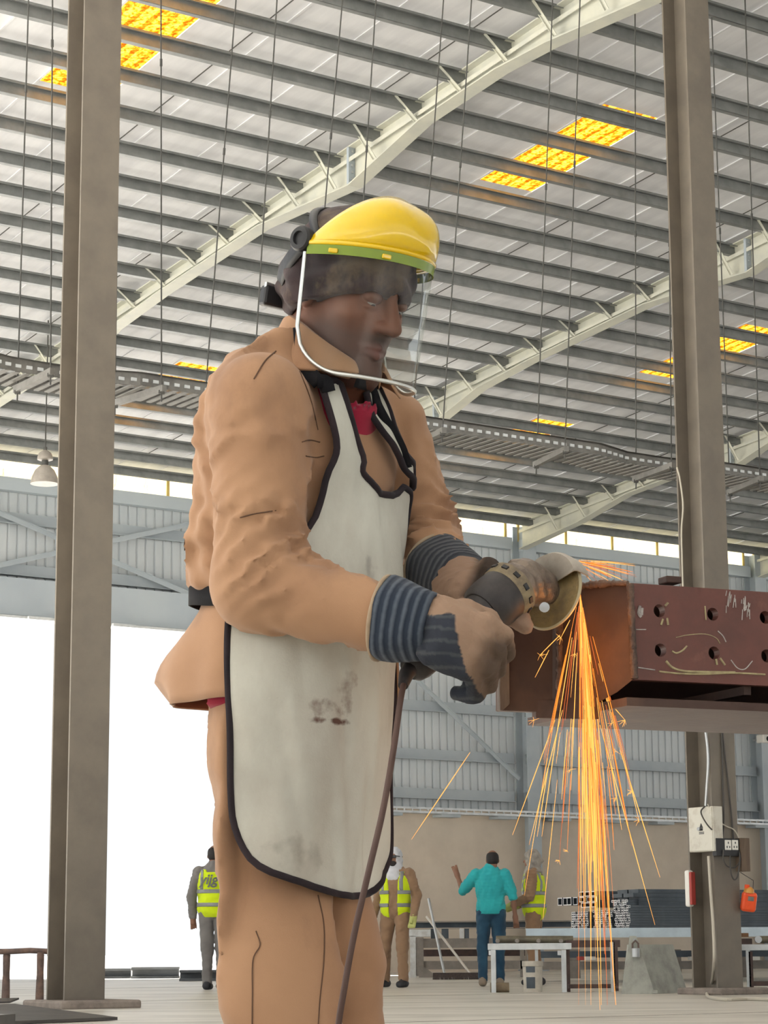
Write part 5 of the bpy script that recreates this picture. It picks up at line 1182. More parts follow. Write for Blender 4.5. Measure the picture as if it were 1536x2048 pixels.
for x in (0.235, 0.52, 0.85):
    b = MB(); b.box(C0 + gx * x + gy * (.16) + Z3 * ((zl_ + zf) / 2 - zt_ + .01), (.014, .28, zl_ - zf - .02), RG); b.build('stiffener', M['rust'], gd)
# left end: face plate with a cut corner, and an outer end plate
def plate(name, pts, Y0, Y1, th, m, x0, x1):
    P = [at(x, y, Y0 + (Y1 - Y0) * (x - x0) / (x1 - x0)) for x, y in pts]; n = len(P); bk = [p + gy * th for p in P]
    b = MB(); b.add(P + bk, [tuple(range(n)), tuple(range(n, 2 * n))] + [(i, (i + 1) % n, n + (i + 1) % n, n + i) for i in range(n)]); return b.build(name, m, gd, bevel=.0015)
plate('end_face', [(1112, 1172), (1258, 1166), (1267, 1359), (1236, 1384), (1200, 1404), (1200, 1438), (1072, 1436), (1072, 1400), (1112, 1400)], 3.84, 3.735, .016, M['rust'], 1112, 1262)
plate('end_plate', [(1002, 1172), (1118, 1170), (1122, 1425), (1002, 1421)], 3.90, 3.845, .022, M['rust'], 1002, 1120)
plate('cut_edge', [(997, 1174), (1017, 1173), (1020, 1408), (1006, 1421), (1000, 1421)], 3.895, 3.888, .012, M['mill'], 1000, 1020)
def bead(pts, r_, m, nm, jit=.0012):
    P = catmull(pts, 14); rr = [r_ + random.uniform(-1, 1) * jit for _ in P]; b = MB(); b.tube(P, rr, 8); return b.build(nm, m, gd, smooth=80)
bead([at(1260, 1168, 3.731), at(1263, 1230, 3.731), at(1266, 1300, 3.731), at(1269, 1357, 3.731)], .0062, M['weld'], 'weld_bead', .001)
bead([at(1118, 1175, 3.835), at(1119, 1260, 3.835), at(1121, 1340, 3.835), at(1120, 1423, 3.835)], .007, M['weld'], 'weld_bead', .002)
bead([at(1160, 1172, 3.80), at(1200, 1168, 3.775), at(1256, 1166, 3.735)], .006, M['weld'], 'weld_bead', .002)
b = MB(); b.box(onfront(1340, 1166, .03) + Z3 * .004, (.03, .03, .012), RG); b.build('lifting_lug', M['rust'], gd, bevel=.002)
def chalk(pts, w=.0016, m='chalk'): b = MB(); b.tube(catmull([onfront(x, y, -.0006) for x, y in pts], 5), w, 5); b.build('chalk_mark', M[m], gd)
chalk([(1332, 1322), (1345, 1335), (1368, 1342), (1410, 1344), (1470, 1345)], .0024); chalk([(1318, 1343), (1360, 1347), (1410, 1348), (1470, 1346), (1530, 1349)], .0018)
chalk([(1344, 1302), (1353, 1306), (1365, 1301), (1374, 1292)]); chalk([(1334, 1236), (1336, 1250)], .0022); chalk([(1326, 1238), (1322, 1250)], .002); chalk([(1330, 1212), (1336, 1206)], .0022)
chalk([(1352, 1275), (1375, 1270), (1410, 1268), (1432, 1276), (1440, 1287)], .0008); chalk([(1432, 1318), (1434, 1330)], .0022); chalk([(1440, 1316), (1450, 1330)], .002); chalk([(1410, 1212), (1412, 1240)], .0014)
chalk([(1436, 1262), (1446, 1272), (1452, 1284)], .001, 'chalk_white'); chalk([(1462, 1320), (1475, 1336), (1490, 1338), (1505, 1322)], .0010, 'chalk_white'); chalk([(1272, 1259), (1292, 1259)], .0009, 'chalk_white'); chalk([(1276, 1335), (1310, 1340)], .0012, 'chalk_white')
chalk([(1280, 1212), (1277, 1226), (1282, 1234)], .003, 'chalk_white'); chalk([(1284, 1216), (1283, 1230)], .003, 'chalk_white')
for k in range(26):
    x = random.uniform(1452, 1500); y = random.uniform(1180, 1212) + (x - 1452) * .25; chalk([(x, y), (x + random.uniform(-3, 1), y + random.uniform(6, 22))], .0008, 'chalk_white')
for x in (0.62, 1.25):                            # its stand, past the right edge of the picture
    for sgn in (0.02, .32):
        p = C0 + gx * x + gy * sgn; b = MB(); b.beam(np.array([p[0], p[1], 0]), np.array([p[0], p[1], zf]), .06, .06); b.build('support_leg', M['rust'], gd)

# ------------------------------------------------------------------ sparks
M['spark'] = mat_emit('spark_hot', (1.0, 0.27, 0.035), 1.1); M['spark_y'] = mat_emit('spark_yellow', (1.0, 0.43, 0.09), 1.3); M['spark_r'] = mat_emit('spark_red', (1.0, 0.22, 0.06), 0.65)
bs = {'spark': MB(), 'spark_y': MB(), 'spark_r': MB()}
def streak(pts, r_, m):
    n = len(pts); bs[m].tube(pts, [r_ * (0.35 + 0.65 * math.sin(PI * min(1, .12 + .88 * k / (n - 1)))) for k in range(n)], 4, False)
def star(p, m='spark_y', k=5, l=.012):
    for _ in range(k):
        v = nrm(rng.normal(size=3) + np.array([-.3, 0, -.5])); streak([p, p + v * l * random.uniform(.4, 1)], .0006, m)
YS = 3.80
def sp(x, y, dy_): return at(x, y, YS - .02 + dy_)
for k in range(360):
    a_ = random.gauss(.085, .048); u = random.random(); y0 = 1186 + 430 * u ** 1.5; ln = random.uniform(40, 240) * (0.7 + .6 * u); y1 = min(y0 + ln, random.uniform(1800, 1990))
    if k % 23 == 0: y1 = min(y0 + 600, 2010)
    dz = random.gauss(0, .045); cur = random.gauss(0, 1.0); pts = []
    for t in np.linspace(0, 1, 6):
        y = y0 + (y1 - y0) * t; dy = y - 1182; x = 1160 + a_ * 430 * (1 - math.exp(-dy / 430)) + cur * (dy / 300) ** 2 * 1.2; pts.append(sp(x, y, dz * min(1, dy / 300)))
    streak(pts, random.choice((.0003, .0004, .0005, .0007)), random.choice(('spark', 'spark', 'spark_y', 'spark_y', 'spark_r')))
for k in range(44):                               # wide fan
    a_ = random.choice((random.uniform(-.24, -.04), random.uniform(.17, .30))); y0 = random.uniform(1210, 1560); y1 = y0 + random.uniform(60, 330); dz = random.gauss(0, .05)
    pts = [sp(1160 + a_ * (y - 1182) * (1 - .0002 * (y - 1182)), y, dz) for y in np.linspace(y0, y1, 5)]; streak(pts, random.choice((.0005, .0007)), random.choice(('spark', 'spark_y', 'spark_r')))
    if k % 4 == 0: star(pts[-1])
for (x0, y0, x1, y1) in ((940, 1505, 823, 1679), (1110, 1440, 1025, 1670), (1125, 1420, 1058, 1690), (1098, 1300, 1070, 1355), (1240, 1500, 1320, 1755), (1200, 1450, 1310, 1850), (1215, 1400, 1250, 1440), (1140, 1240, 1122, 1275), (1120, 1270, 1080, 1310), (1180, 1500, 1200, 2020), (1195, 1480, 1232, 2010)):
    pts = [sp(x0 + (x1 - x0) * t, y0 + (y1 - y0) * t, 0) for t in np.linspace(0, 1, 5)]; streak(pts, .0007, 'spark_y')
for p in ((1122, 1275), (1080, 1310), (1250, 1440), (1068, 1440)): star(sp(*p, 0), 'spark_y', 7, .014)
for k in range(26):                               # spray thrown back off the top of the disc
    y1 = random.uniform(1128, 1172); x1 = random.uniform(1180, 1275); t0 = random.uniform(0, .5)
    p, q = np.array([1140, 1119.]), np.array([x1, y1]); s_ = p + (q - p) * t0; streak([sp(*s_, 0), sp(*((s_ + q) / 2 - [0, 1.5]), .01), sp(*q, .02)], random.choice((.0005, .0008)), random.choice(('spark', 'spark_r', 'spark_y')))
me = bpy.data.meshes.new('grinding_sparks'); vs_, fs_, mi = [], [], []
for i, kx in enumerate(('spark', 'spark_y', 'spark_r')):
    n0 = len(vs_); vs_ += bs[kx].v; fs_ += [tuple(q + n0 for q in f) for f in bs[kx].f]; mi += [i] * len(bs[kx].f)
me.from_pydata(vs_, [], fs_); me.update()
spk = link('grinding_sparks', me, None, None, mats=[M['spark'], M['spark_y'], M['spark_r']]); me.polygons.foreach_set('material_index', mi)
prop(spk, 'orange shower of grinding sparks falling from the disc', 'sparks', kind='stuff')
for y, e_ in ((1240, .12), (1340, .09)):          # the light the shower gives
    l_ = bpy.data.lights.new('spark_glow', 'POINT'); l_.energy = e_; l_.color = (1.0, .38, .07); l_.shadow_soft_size = .02
    lo_ = bpy.data.objects.new('spark_glow', l_); col.objects.link(lo_); lo_.location = at(1168 + (y - 1230) * .1, y, 3.70)

# ------------------------------------------------------------------ far side of the hall: conveyors, benches, stock
M['bench'] = mat('bench_white_and_lit', (0.66, 0.68, 0.68), 0.5, c2=(0.50, 0.50, 0.48), scale=7)  # white bench parts, and leg faces with the door light painted on
M['bench_grey'] = mat('bench_grey', (0.24, 0.215, 0.19), 0.7, c2=(0.18, 0.16, 0.14), scale=5)
M['brown_steel'] = mat('brown_steel', (0.10, 0.058, 0.048), 0.6, c2=(0.06, 0.04, 0.035), scale=9)
M['slate'] = mat('slate_steel', (0.085, 0.105, 0.125), 0.5, metal=0.3, c2=(0.06, 0.075, 0.09), scale=4)
M['tube_end'] = mat('tube_end', (0.80, 0.82, 0.84), 0.5)
M['channel'] = mat('channel_blue', (0.50, 0.60, 0.66), 0.4, metal=0.2, c2=(0.42, 0.50, 0.56), scale=5)
M['roller'] = mat('roller', (0.16, 0.145, 0.10), 0.5, metal=0.4, c2=(0.10, 0.09, 0.07), scale=8)
M['stand'] = mat('stand_plate', (0.40, 0.41, 0.36), 0.7, c2=(0.28, 0.28, 0.25), scale=6, bump=.1)
M['stand_side'] = M['stand']
def PB(b, x0, y0, x1, y1, Y, d, up=0):          # upright box filling that part of the view at distance Y, d deep
    p, q = at(x0, y1, Y), at(x1, y0, Y); b.box(((p[0] + q[0]) / 2, Y + d / 2, max(p[2] + q[2], .002) / 2), (abs(q[0] - p[0]), d, abs(q[2] - p[2]))); return b
def foot(y): return .46 * FPX / (y - 1898.5)       # distance at which the floor appears at height y
def post(parent, x0, x1, y0, Y, m, name='leg', d=None):
    p, q = at(x0, y0, Y), at(x1, y0, Y); w = q[0] - p[0]; b = MB(); b.box(((p[0] + q[0]) / 2, Y + (d or w) / 2, p[2] / 2), (w, d or w, p[2])); return b.build(name, m, parent)
# roller table in front
Y1 = 24.9
rt = empty('roller_table', at(1058, 1900, Y1) * [1, 1, 0], 'galvanised roller table in front of the two talking men', 'roller table')
PB(MB(), 976, 1886, 1143, 1900, Y1, .06).build('rail', M['galv_pale'], rt, bevel=.004)
PB(MB(), 976, 1886, 1143, 1900, Y1 + .62, .06).build('rail', M['galv_pale'], rt, bevel=.004)
for x in (982, 1123):
    post(rt, x, x + 9, 1900, Y1, M['galv_pale'], d=.06); post(rt, x + 1, x + 10, 1902, Y1 + .62, M['bench_grey'], d=.06)
    p = at(x + 5, 1902, Y1); b = MB(); b.box((p[0], Y1 + .34, p[2] - .02), (.05, .56, .05)); b.build('cross_bar', M['galv_pale'], rt)
p = at(1056, 1879, Y1 + .30)
b = MB(); b.tube([at(992, 1879, Y1 + .30), at(1146, 1879, Y1 + .30)], .040, 16); b.build('roller', M['roller'], rt, smooth=40)
for x in (995, 1034, 1077, 1122):
    b = MB(); b.lathe([(.0, -.03), (.020, -.03), (.024, 0), (.020, .03), (0, .03)], at(x, 1882, Y1 + .02), (0, 1, 0), 14); b.build('bearing', M['bench_grey'], rt, smooth=40)
post(rt, 1070, 1076, 1900, Y1 + .3, M['galv_pale'], 'prop', .03)
# brown frame behind it, to the right
bf = empty('brown_trestle', at(1190, 1960, 25.4) * [1, 1, 0], 'dark brown steel frame between the roller table and the grey stand', 'steel frame')
post(bf, 1220, 1229, 1884, 24.8, M['bench'], d=.02); b = MB(); PB(b, 1229, 1884, 1235, 1982, 24.8, .10); b.build('leg', M['brown_steel'], bf)  # pale strip paints the door light on the brown leg's left face
PB(MB(), 1137, 1968, 1224, 1977, 25.0, .06).build('bottom_rail', M['brown_steel'], bf)
PB(MB(), 1132, 1880, 1240, 1895, 25.1, .12).build('top_rail', M['brown_steel'], bf)
post(bf, 1132, 1139, 1890, 25.1, M['brown_steel'], d=.06)
# long pale channel lying across
ch = empty('steel_channel', at(1210, 1866, 25.6), 'long pale blue steel channel laid across the roller tables', 'steel channel')
p, q = at(1052, 1876, 25.6), at(1600, 1876, 25.6); L_ = q[0] - p[0]; cz = p[2]; h_ = at(1210, 1857, 25.6)[2] - at(1210, 1876, 25.6)[2]
b = MB(); b.box(((p[0] + q[0]) / 2, 25.6, cz + h_ / 2), (L_, .008, h_)); b.build('web', M['channel'], ch)
for z in (.004, h_ - .004): b = MB(); b.box(((p[0] + q[0]) / 2, 25.64, cz + z), (L_, .08, .008)); b.build('flange', M['channel'], ch)
# wedge-shaped stand with a shackle
fy = foot(1986); w0, w1 = at(1243, 1986, fy)[0], at(1310, 1986, fy)[0]; t0, t1 = at(1263, 1986, fy)[0], at(1276, 1986, fy)[0]; zt0 = at(1268, 1872, fy)[2]
st = empty('wedge_stand', ((w0 + w1) / 2, fy, 0), 'grey sheet-steel wedge stand with a shackle, left of the right column', 'stand')
e0, e1 = at(1375, 1984, fy + .55)[0], at(1345, 1984, fy + .55)[0]
b = MB(); b.add([(w0, fy, 0), (w1, fy, 0), (t1, fy + .02, zt0), (t0, fy + .02, zt0), (w0 + .03, fy + .05, 0), (w1, fy + .05, 0), (t1, fy + .06, zt0), (t0, fy + .06, zt0)], [(0, 1, 2, 3), (4, 5, 6, 7), (0, 1, 5, 4), (1, 2, 6, 5), (2, 3, 7, 6), (3, 0, 4, 7)]); b.build('front_plate', M['stand'], st)
zs_ = at(1268, 1889, fy)[2]; sx0 = t1 + (w1 - t1) * .12
b = MB(); b.add([(w1 - .005, fy + .03, 0), (e0, fy + .55, 0), (e1 + .02, fy + .55, zs_ + .0), (sx0, fy + .03, zs_), (w0 + .05, fy + .5, 0), (e0 - .06, fy + .95, 0), (e1 - .05, fy + .95, zs_), (t0, fy + .3, zs_)], [(0, 1, 2, 3), (4, 5, 6, 7), (0, 1, 5, 4), (1, 2, 6, 5), (2, 3, 7, 6), (3, 0, 4, 7)]); b.build('side_plate', M['stand'], st)
PB(MB(), 1305, 1980, 1315, 1987, fy - .02, .1).build('foot', M['stand'], st); PB(MB(), 1368, 1978, 1378, 1986, fy + .5, .1).build('foot', M['stand'], st)
sh = at(1271, 1897, fy - .03); b = MB(); b.lathe([(.034, -.09), (.040, -.085), (.040, .0), (.034, .005)], sh, (0, 0, 1), 16); b.build('shackle_block', M['galv'], st, smooth=40)
b = MB(); b.tube([sh + [-.03, 0, 0], sh + [-.03, 0, .05], sh + [0, 0, .08], sh + [.03, 0, .05], sh + [.03, 0, 0]], .010, 8); b.build('shackle_bow', M['rust_dark'], st, smooth=60)
b = MB(); b.lathe([(.014, 0), (.014, .012), (0, .012)], at(1269, 1880, fy - .0), (0, -1, 0), 12); b.build('bolt', M['galv'], st)
# right-hand roller table past the column
Y2 = foot(1986)
rr_ = empty('roller_table', at(1500, 1986, Y2) * [1, 1, 0], 'galvanised roller table at the right edge, beyond the right column', 'roller table')
PB(MB(), 1478, 1888, 1600, 1901, Y2, .06).build('rail', M['galv_pale'], rr_, bevel=.004); post(rr_, 1492, 1500, 1901, Y2, M['galv_pale'], d=.02); PB(MB(), 1500, 1903, 1505, 1986, Y2, .07).build('leg', M['brown_steel'], rr_)  # leg's left strip is pale: doorway light put into its colour
PB(MB(), 1504, 1962, 1600, 1972, Y2 + .1, .06).build('bottom_rail', M['brown_steel'], rr_); PB(MB(), 1478, 1877, 1504, 1889, Y2 + .05, .2).build('packing_block', M['brown_steel'], rr_)
b = MB(); b.tube([at(1516, 1879, Y2 + .05), at(1600, 1879, Y2 + .05)], .037, 16); b.build('roller', M['roller'], rr_, smooth=40)
b = MB(); b.lathe([(.0, 0), (.036, 0), (.038, .02), (0, .02)], at(1517, 1879, Y2 - .02), (0, 1, 0), 16); b.build('bearing', M['galv'], rr_, smooth=40)
PB(MB(), 1470, 1866, 1497, 1874, Y2 + .2, .12).build('wood_block', mat('wood_block', (.28, .15, .07), .8, c2=(.2, .1, .05), scale=12), rr_)
# pail under the table
Yp = 25.15; pb_ = at(1066, 1980, Yp); pb_[2] = 0; r0 = (at(1086, 1970, Yp)[0] - at(1046, 1970, Yp)[0]) / 2; hp = at(1066, 1922, Yp)[2]
M['pail'] = mat('pail', (.62, .58, .50), .5, c2=(.48, .44, .37), scale=8)
pl_ = empty('plastic_pail', pb_, 'dirty white plastic pail with dark label under the roller table', 'pail')
b = MB(); b.lathe([(r0 * .92, 0), (r0, hp * .82), (r0 * 1.06, hp * .84), (r0 * 1.06, hp), (r0 * .98, hp), (r0 * .9, .03), (0, .03)], pb_, (0, 0, 1), 28); b.build('body', M['pail'], pl_, smooth=35)
for z0, z1 in ((.04, .16), (.21, .29)):
    P = [[pb_ + np.array([(r0 * (.925 + .08 * z / hp) + .002) * math.cos(t), (r0 * (.925 + .08 * z / hp) + .002) * math.sin(t), z]) for t in np.linspace(math.radians(225), math.radians(280), 8)] for z in (z0, z1)]
    b = MB(); b.grid(P); b.build('label', M['slate'], pl_)
b = MB(); b.tube([at(981, 1974, 25.0) * [1, 1, 0] + [0, 0, .05], at(1018, 1974, 25.0) * [1, 1, 0] + [0, 0, .05]], .055, 12); prop(b.build('log_roller', mat('log', (.22, .17, .11), .9, c2=(.14, .10, .07), scale=9), smooth=40), 'short brown round bar lying at the foot of the roller table', 'round bar')
# work bench behind the man in the white scarf
Yb = foot(1952); wb = empty('work_bench', at(900, 1952, Yb) * [1, 1, 0], 'long grey work bench with door light painted white on its end legs, behind the brooms', 'bench')
PB(MB(), 814, 1859, 861, 1874, Yb, .3).build('end_box', M['bench'], wb, bevel=.01)
post(wb, 820, 832, 1872, Yb, M['bench'], d=.10); PB(MB(), 832, 1875, 847, 1952, Yb, .1).build('leg', M['bench_grey'], wb)  # white and grey halves paint the lit and shaded faces of one leg
for y0, y1 in ((1876, 1896), (1921, 1939)): PB(MB(), 846, y0, 1050, y1, Yb + .05, .06).build('side_rail', M['bench_grey'], wb)
PB(MB(), 846, 1898, 1050, 1913, Yb + 1.2, .06).build('side_rail', M['brown_steel'], wb)
b = MB(); b.prism([(0, 0), (.32, 0), (.12, .16), (0, .16)], at(838, 1952, Yb) * [1, 1, 0] - [0, .01, 0], np.column_stack([[1, 0, 0], [0, 0, 1], [0, 1, 0]]).astype(float), .1); b.build('gusset', M['bench_grey'], wb)
b = MB(); b.prism([(0, 0), (-.2, 0), (-.05, .16), (0, .16)], at(832, 1952, Yb) * [1, 1, 0] - [0, .01, 0], np.column_stack([[1, 0, 0], [0, 0, 1], [0, 1, 0]]).astype(float), .1); b.build('gusset', M['bench'], wb)
for x0, x1, m_ in ((862, 872, 'slate'), (884, 897, 'slate'), (920, 928, 'bench'), (930, 938, 'slate'), (1000, 1008, 'slate')): PB(MB(), x0, 1857, x1, 1877, Yb + .3, .3).build('spacer', M[m_], wb)
for x in (1040, 1044): post(wb, x, x + 8, 1876, Yb + .05, M['bench_grey'], d=.1) if x == 1040 else None
for i, (x0, x1, y0, y1, m_) in enumerate(((815, 1142, 1841, 1858, 'slate'),)):
    r = empty('steel_beam', at(980, 1858, Yb + .6), 'long dark beam lying on the grey work bench', 'steel beam')
    PB(MB(), x0, y0, x1, y0 + 2.5, Yb + .5, .35).build('flange', M[m_], r); PB(MB(), x0, y1 - 2.5, x1, y1, Yb + .5, .35).build('flange', M[m_], r); PB(MB(), x0, y0 + 2, x1, y1 - 2, Yb + .66, .03).build('web', M[m_], r)
# brooms leaning together
M['wood_pole'] = mat('broom_pole', (.62, .58, .52), .6); M['bristle'] = mat('bristle', (.05, .04, .04), .9, c2=(.09, .07, .06), scale=60)
for (x0, y0, x1, y1, hx0, hx1, lab, m_) in ((857, 1797, 889, 1950, 866, 912, 'floor broom with a thin dark pole, leaning left of the other broom', 'galv'), (853, 1833, 941, 1950, 911, 962, 'floor broom with a long white pole, leaning across the other broom', 'wood_pole')):
    Yq = foot(1956) ; r = empty('floor_broom', at(x1, 1956, Yq) * [1, 1, 0], lab, 'broom', 'brooms by the work bench')
    bt = at(x1, 1948, Yq); b = MB(); b.tube([bt, at(x0, y0, Yq + .5)], .020, 10); b.build('pole', M[m_], r, smooth=40)
    p, q = at(hx0, 1950, Yq), at(hx1, 1950, Yq); b = MB(); b.box(((p[0] + q[0]) / 2, Yq, .09), (q[0] - p[0], .08, .03)); b.build('head', M['bristle'], r, bevel=.005)
    b = MB()
    for k in range(40):
        x = p[0] + (q[0] - p[0]) * (k + .5) / 40; b.beam((x, Yq - .02, .08), (x + random.uniform(-.01, .01), Yq - .03, .004), .014, .05, (0, 1, 0))
    b.build('bristles', M['bristle'], r)['kind'] = 'stuff'
# stacked square tubes: bundles with open ends
Yt = 33.0
def tube_unit(w, h, L_, t=.006):
    b = MB(); o_ = [(-w / 2, -h / 2), (w / 2, -h / 2), (w / 2, h / 2), (-w / 2, h / 2)]; i_ = [(x * (1 - 2 * t / w), z * (1 - 2 * t / h)) for x, z in o_]
    v = [(x, 0, z) for x, z in o_] + [(x, 0, z) for x, z in i_] + [(x, L_, z) for x, z in o_] + [(x, .25, z) for x, z in i_]; f = []
    for k in range(4): n_ = (k + 1) % 4; f += [(k, n_, 4 + n_, 4 + k), (k, n_, 8 + n_, 8 + k), (4 + k, 4 + n_, 12 + n_, 12 + k)]
    f += [(12, 13, 14, 15), (8, 9, 10, 11)]; b.add(v, f); me = b.mesh('square_tube'); me.materials.append(M['slate']); me.materials.append(M['tube_end']); 
    for i, p_ in enumerate(me.polygons): p_.material_index = 1 if (i < 12 and i % 3 == 0) else 0
    return me
tdir = nrm([.90, .43, 0]); Rt = Matrix(((tdir[1], tdir[0], 0, 0), (-tdir[0], tdir[1], 0, 0), (0, 0, 1, 0), (0, 0, 0, 1)))   # tubes run off to the right
mpp = Yt / FPX
def bundle(x0, x1, y0, y1, nx, nz, lab, Y, grp='bundles of square tube', L_=7.0):
    Y = Y - (x0 - 1142) / 58 * .9; p, q = at(x0, y1, Y), at(x1, y0, Y); W_, H_ = q[0] - p[0], q[2] - p[2]; r = empty('tube_bundle', p, lab, 'steel tubes', grp)
    sp_ = W_ / nx / (tdir[1] + .16); me = tube_unit(sp_ * .93, H_ / nz * .93, L_, min(.012, sp_ * .14))
    for i in range(nx):
        for j in range(nz):
            o = link('square_tube', me, None, r); lat = np.array([tdir[1], -tdir[0], 0]); pos = p + lat * sp_ * (i + .5) + Z3 * H_ * (j + .5) / nz + tdir * random.uniform(-.02, .02)
            o.matrix_basis = Matrix.Translation(Vector(pos - p)) @ Rt
    return r
bundle(1142, 1181, 1824, 1857, 9, 7, 'leftmost neat bundle of square tubes showing its grid of ends', Yt)
bundle(1188, 1228, 1821, 1857, 9, 8, 'middle neat bundle of square tubes behind the sparks', Yt)
bundle(1230, 1262, 1811, 1857, 7, 9, 'right neat bundle of square tubes, next to the long dark sides', Yt)
bundle(1161, 1196, 1783, 1816, 3, 3, 'loose larger square tubes on top of the left bundle', Yt + .4)
bundle(1224, 1258, 1800, 1811, 5, 2, 'small crossed square tubes on top of the right bundle', Yt + .3, L_=.7)
bundle(1117, 1160, 1795, 1812, 4, 1, 'four thin tubes sticking out at the left of the tube stack', Yt + .6)
sl_ = empty('tube_stack', at(1400, 1857, Yt + 1.2), 'tall dark stack of long steel tubes running behind the right column', 'steel tubes')
nlay = 9
for j in range(5, nlay):
    y1 = 1852 - j * 8.2; p = at(1272, y1, Yt - 1.3); q = p + tdir * 8.5; h_ = 8.45 * (Yt - 1.3) / FPX; wv = random.uniform(-.05, .05)
    for i in range(2):
        b = MB(); lat = np.array([tdir[1], -tdir[0], 0]); o_ = -lat * (.30 * i + .12); b.beam(p + o_ + Z3 * h_ / 2 + tdir * wv, q + o_ + Z3 * h_ / 2, .26, h_ * .9); b.build('long_tube', M['slate'], sl_)
# racks that carry the stack
rk = empty('storage_rack', at(1300, 1945, 33.5) * [1, 1, 0], 'low dark rack under the tube stack, seen between the table legs', 'rack')
PB(MB(), 1110, 1858, 1700, 1872, Yt + .2, .5).build('top_rail', M['brown_steel'], rk); PB(MB(), 1060, 1899, 1700, 1916, Yt + .4, .3).build('middle_rail', M['slate'], rk); PB(MB(), 1060, 1920, 1700, 1940, Yt + .2, .2).build('lower_rail', M['bench_grey'], rk)
for x in (1138, 1340, 1470, 1560): post(rk, x, x + 22, 1899, foot(1955), M['bench_grey'], d=.3)
for x0, x1, m_ in ((1156, 1168, 'red'), (1169, 1191, 'white_plastic'), (1380, 1400, 'white_plastic'), (1505, 1520, 'white_plastic')): prop(PB(MB(), x0, 1913, x1, 1920.5, Yt + .1, .25).build('stock_box', M[m_], bevel=.005), {1156: 'small red carton on the rack behind the roller frame', 1169: 'small white carton beside the red carton on the rack', 1380: 'small white carton on the rack left of the right column', 1505: 'small white carton on the rack at the right edge'}[x0], 'carton', 'cartons on the rack')
# camera on the far wall
cmr = empty('wall_camera', at_s(1526, 1478, .25), 'small white camera on the rear wall at the right edge', 'camera'); p = at_s(1526, 1478, .3)
b = MB(); b.box(p, (.22, .25, .20), RH); b.build('housing', M['white_plastic'], cmr, bevel=.03); b = MB(); b.lathe([(.06, 0), (.06, .05), (.04, .06), (0, .055)], p - B * .12 + A * .05, -B, 14); b.build('lens', M['black'], cmr)
b = MB(); b.tube([p + B * .1, p + B * .33], .03, 8); b.build('mount', M['galv'], cmr)

# ------------------------------------------------------------------ four people in the distance
M['skin_far'] = mat('skin_far', (.24, .12, .075), .6); M['hair'] = mat('hair', (.015, .012, .012), .7)
M['turq'] = mat_cloth('turquoise_cotton', (.035, .42, .44), (.03, .36, .39), 5, weave=200); M['denim'] = mat_cloth('denim', (.030, .085, .14), (.02, .055, .10), 6, weave=200)
M['khaki_far'] = mat_cloth('khaki_cotton', (.30, .19, .115), (.25, .155, .095), 5, weave=200); M['hivis'] = mat_cloth('hivis', (.62, .78, .015), (.55, .70, .012), 6, weave=200); M['reflect'] = mat('reflective', (.23, .24, .24), .4)
M['white_scarf'] = mat_cloth('white_scarf', (.62, .63, .66), (.50, .52, .56), 7, weave=200); M['grey_scarf'] = mat_cloth('grey_scarf', (.36, .33, .29), (.22, .20, .18), 14, weave=200)
M['lime_glove'] = mat('lime_glove', (.45, .48, .16), .8); M['shoe'] = mat('shoe', (.02, .02, .025), .6); M['grey_trouser'] = mat_cloth('grey_trouser', (.20, .19, .18), (.16, .15, .145), 5, weave=200); M['shoe_tan'] = mat('shoe_tan', (.25, .2, .15), .7)
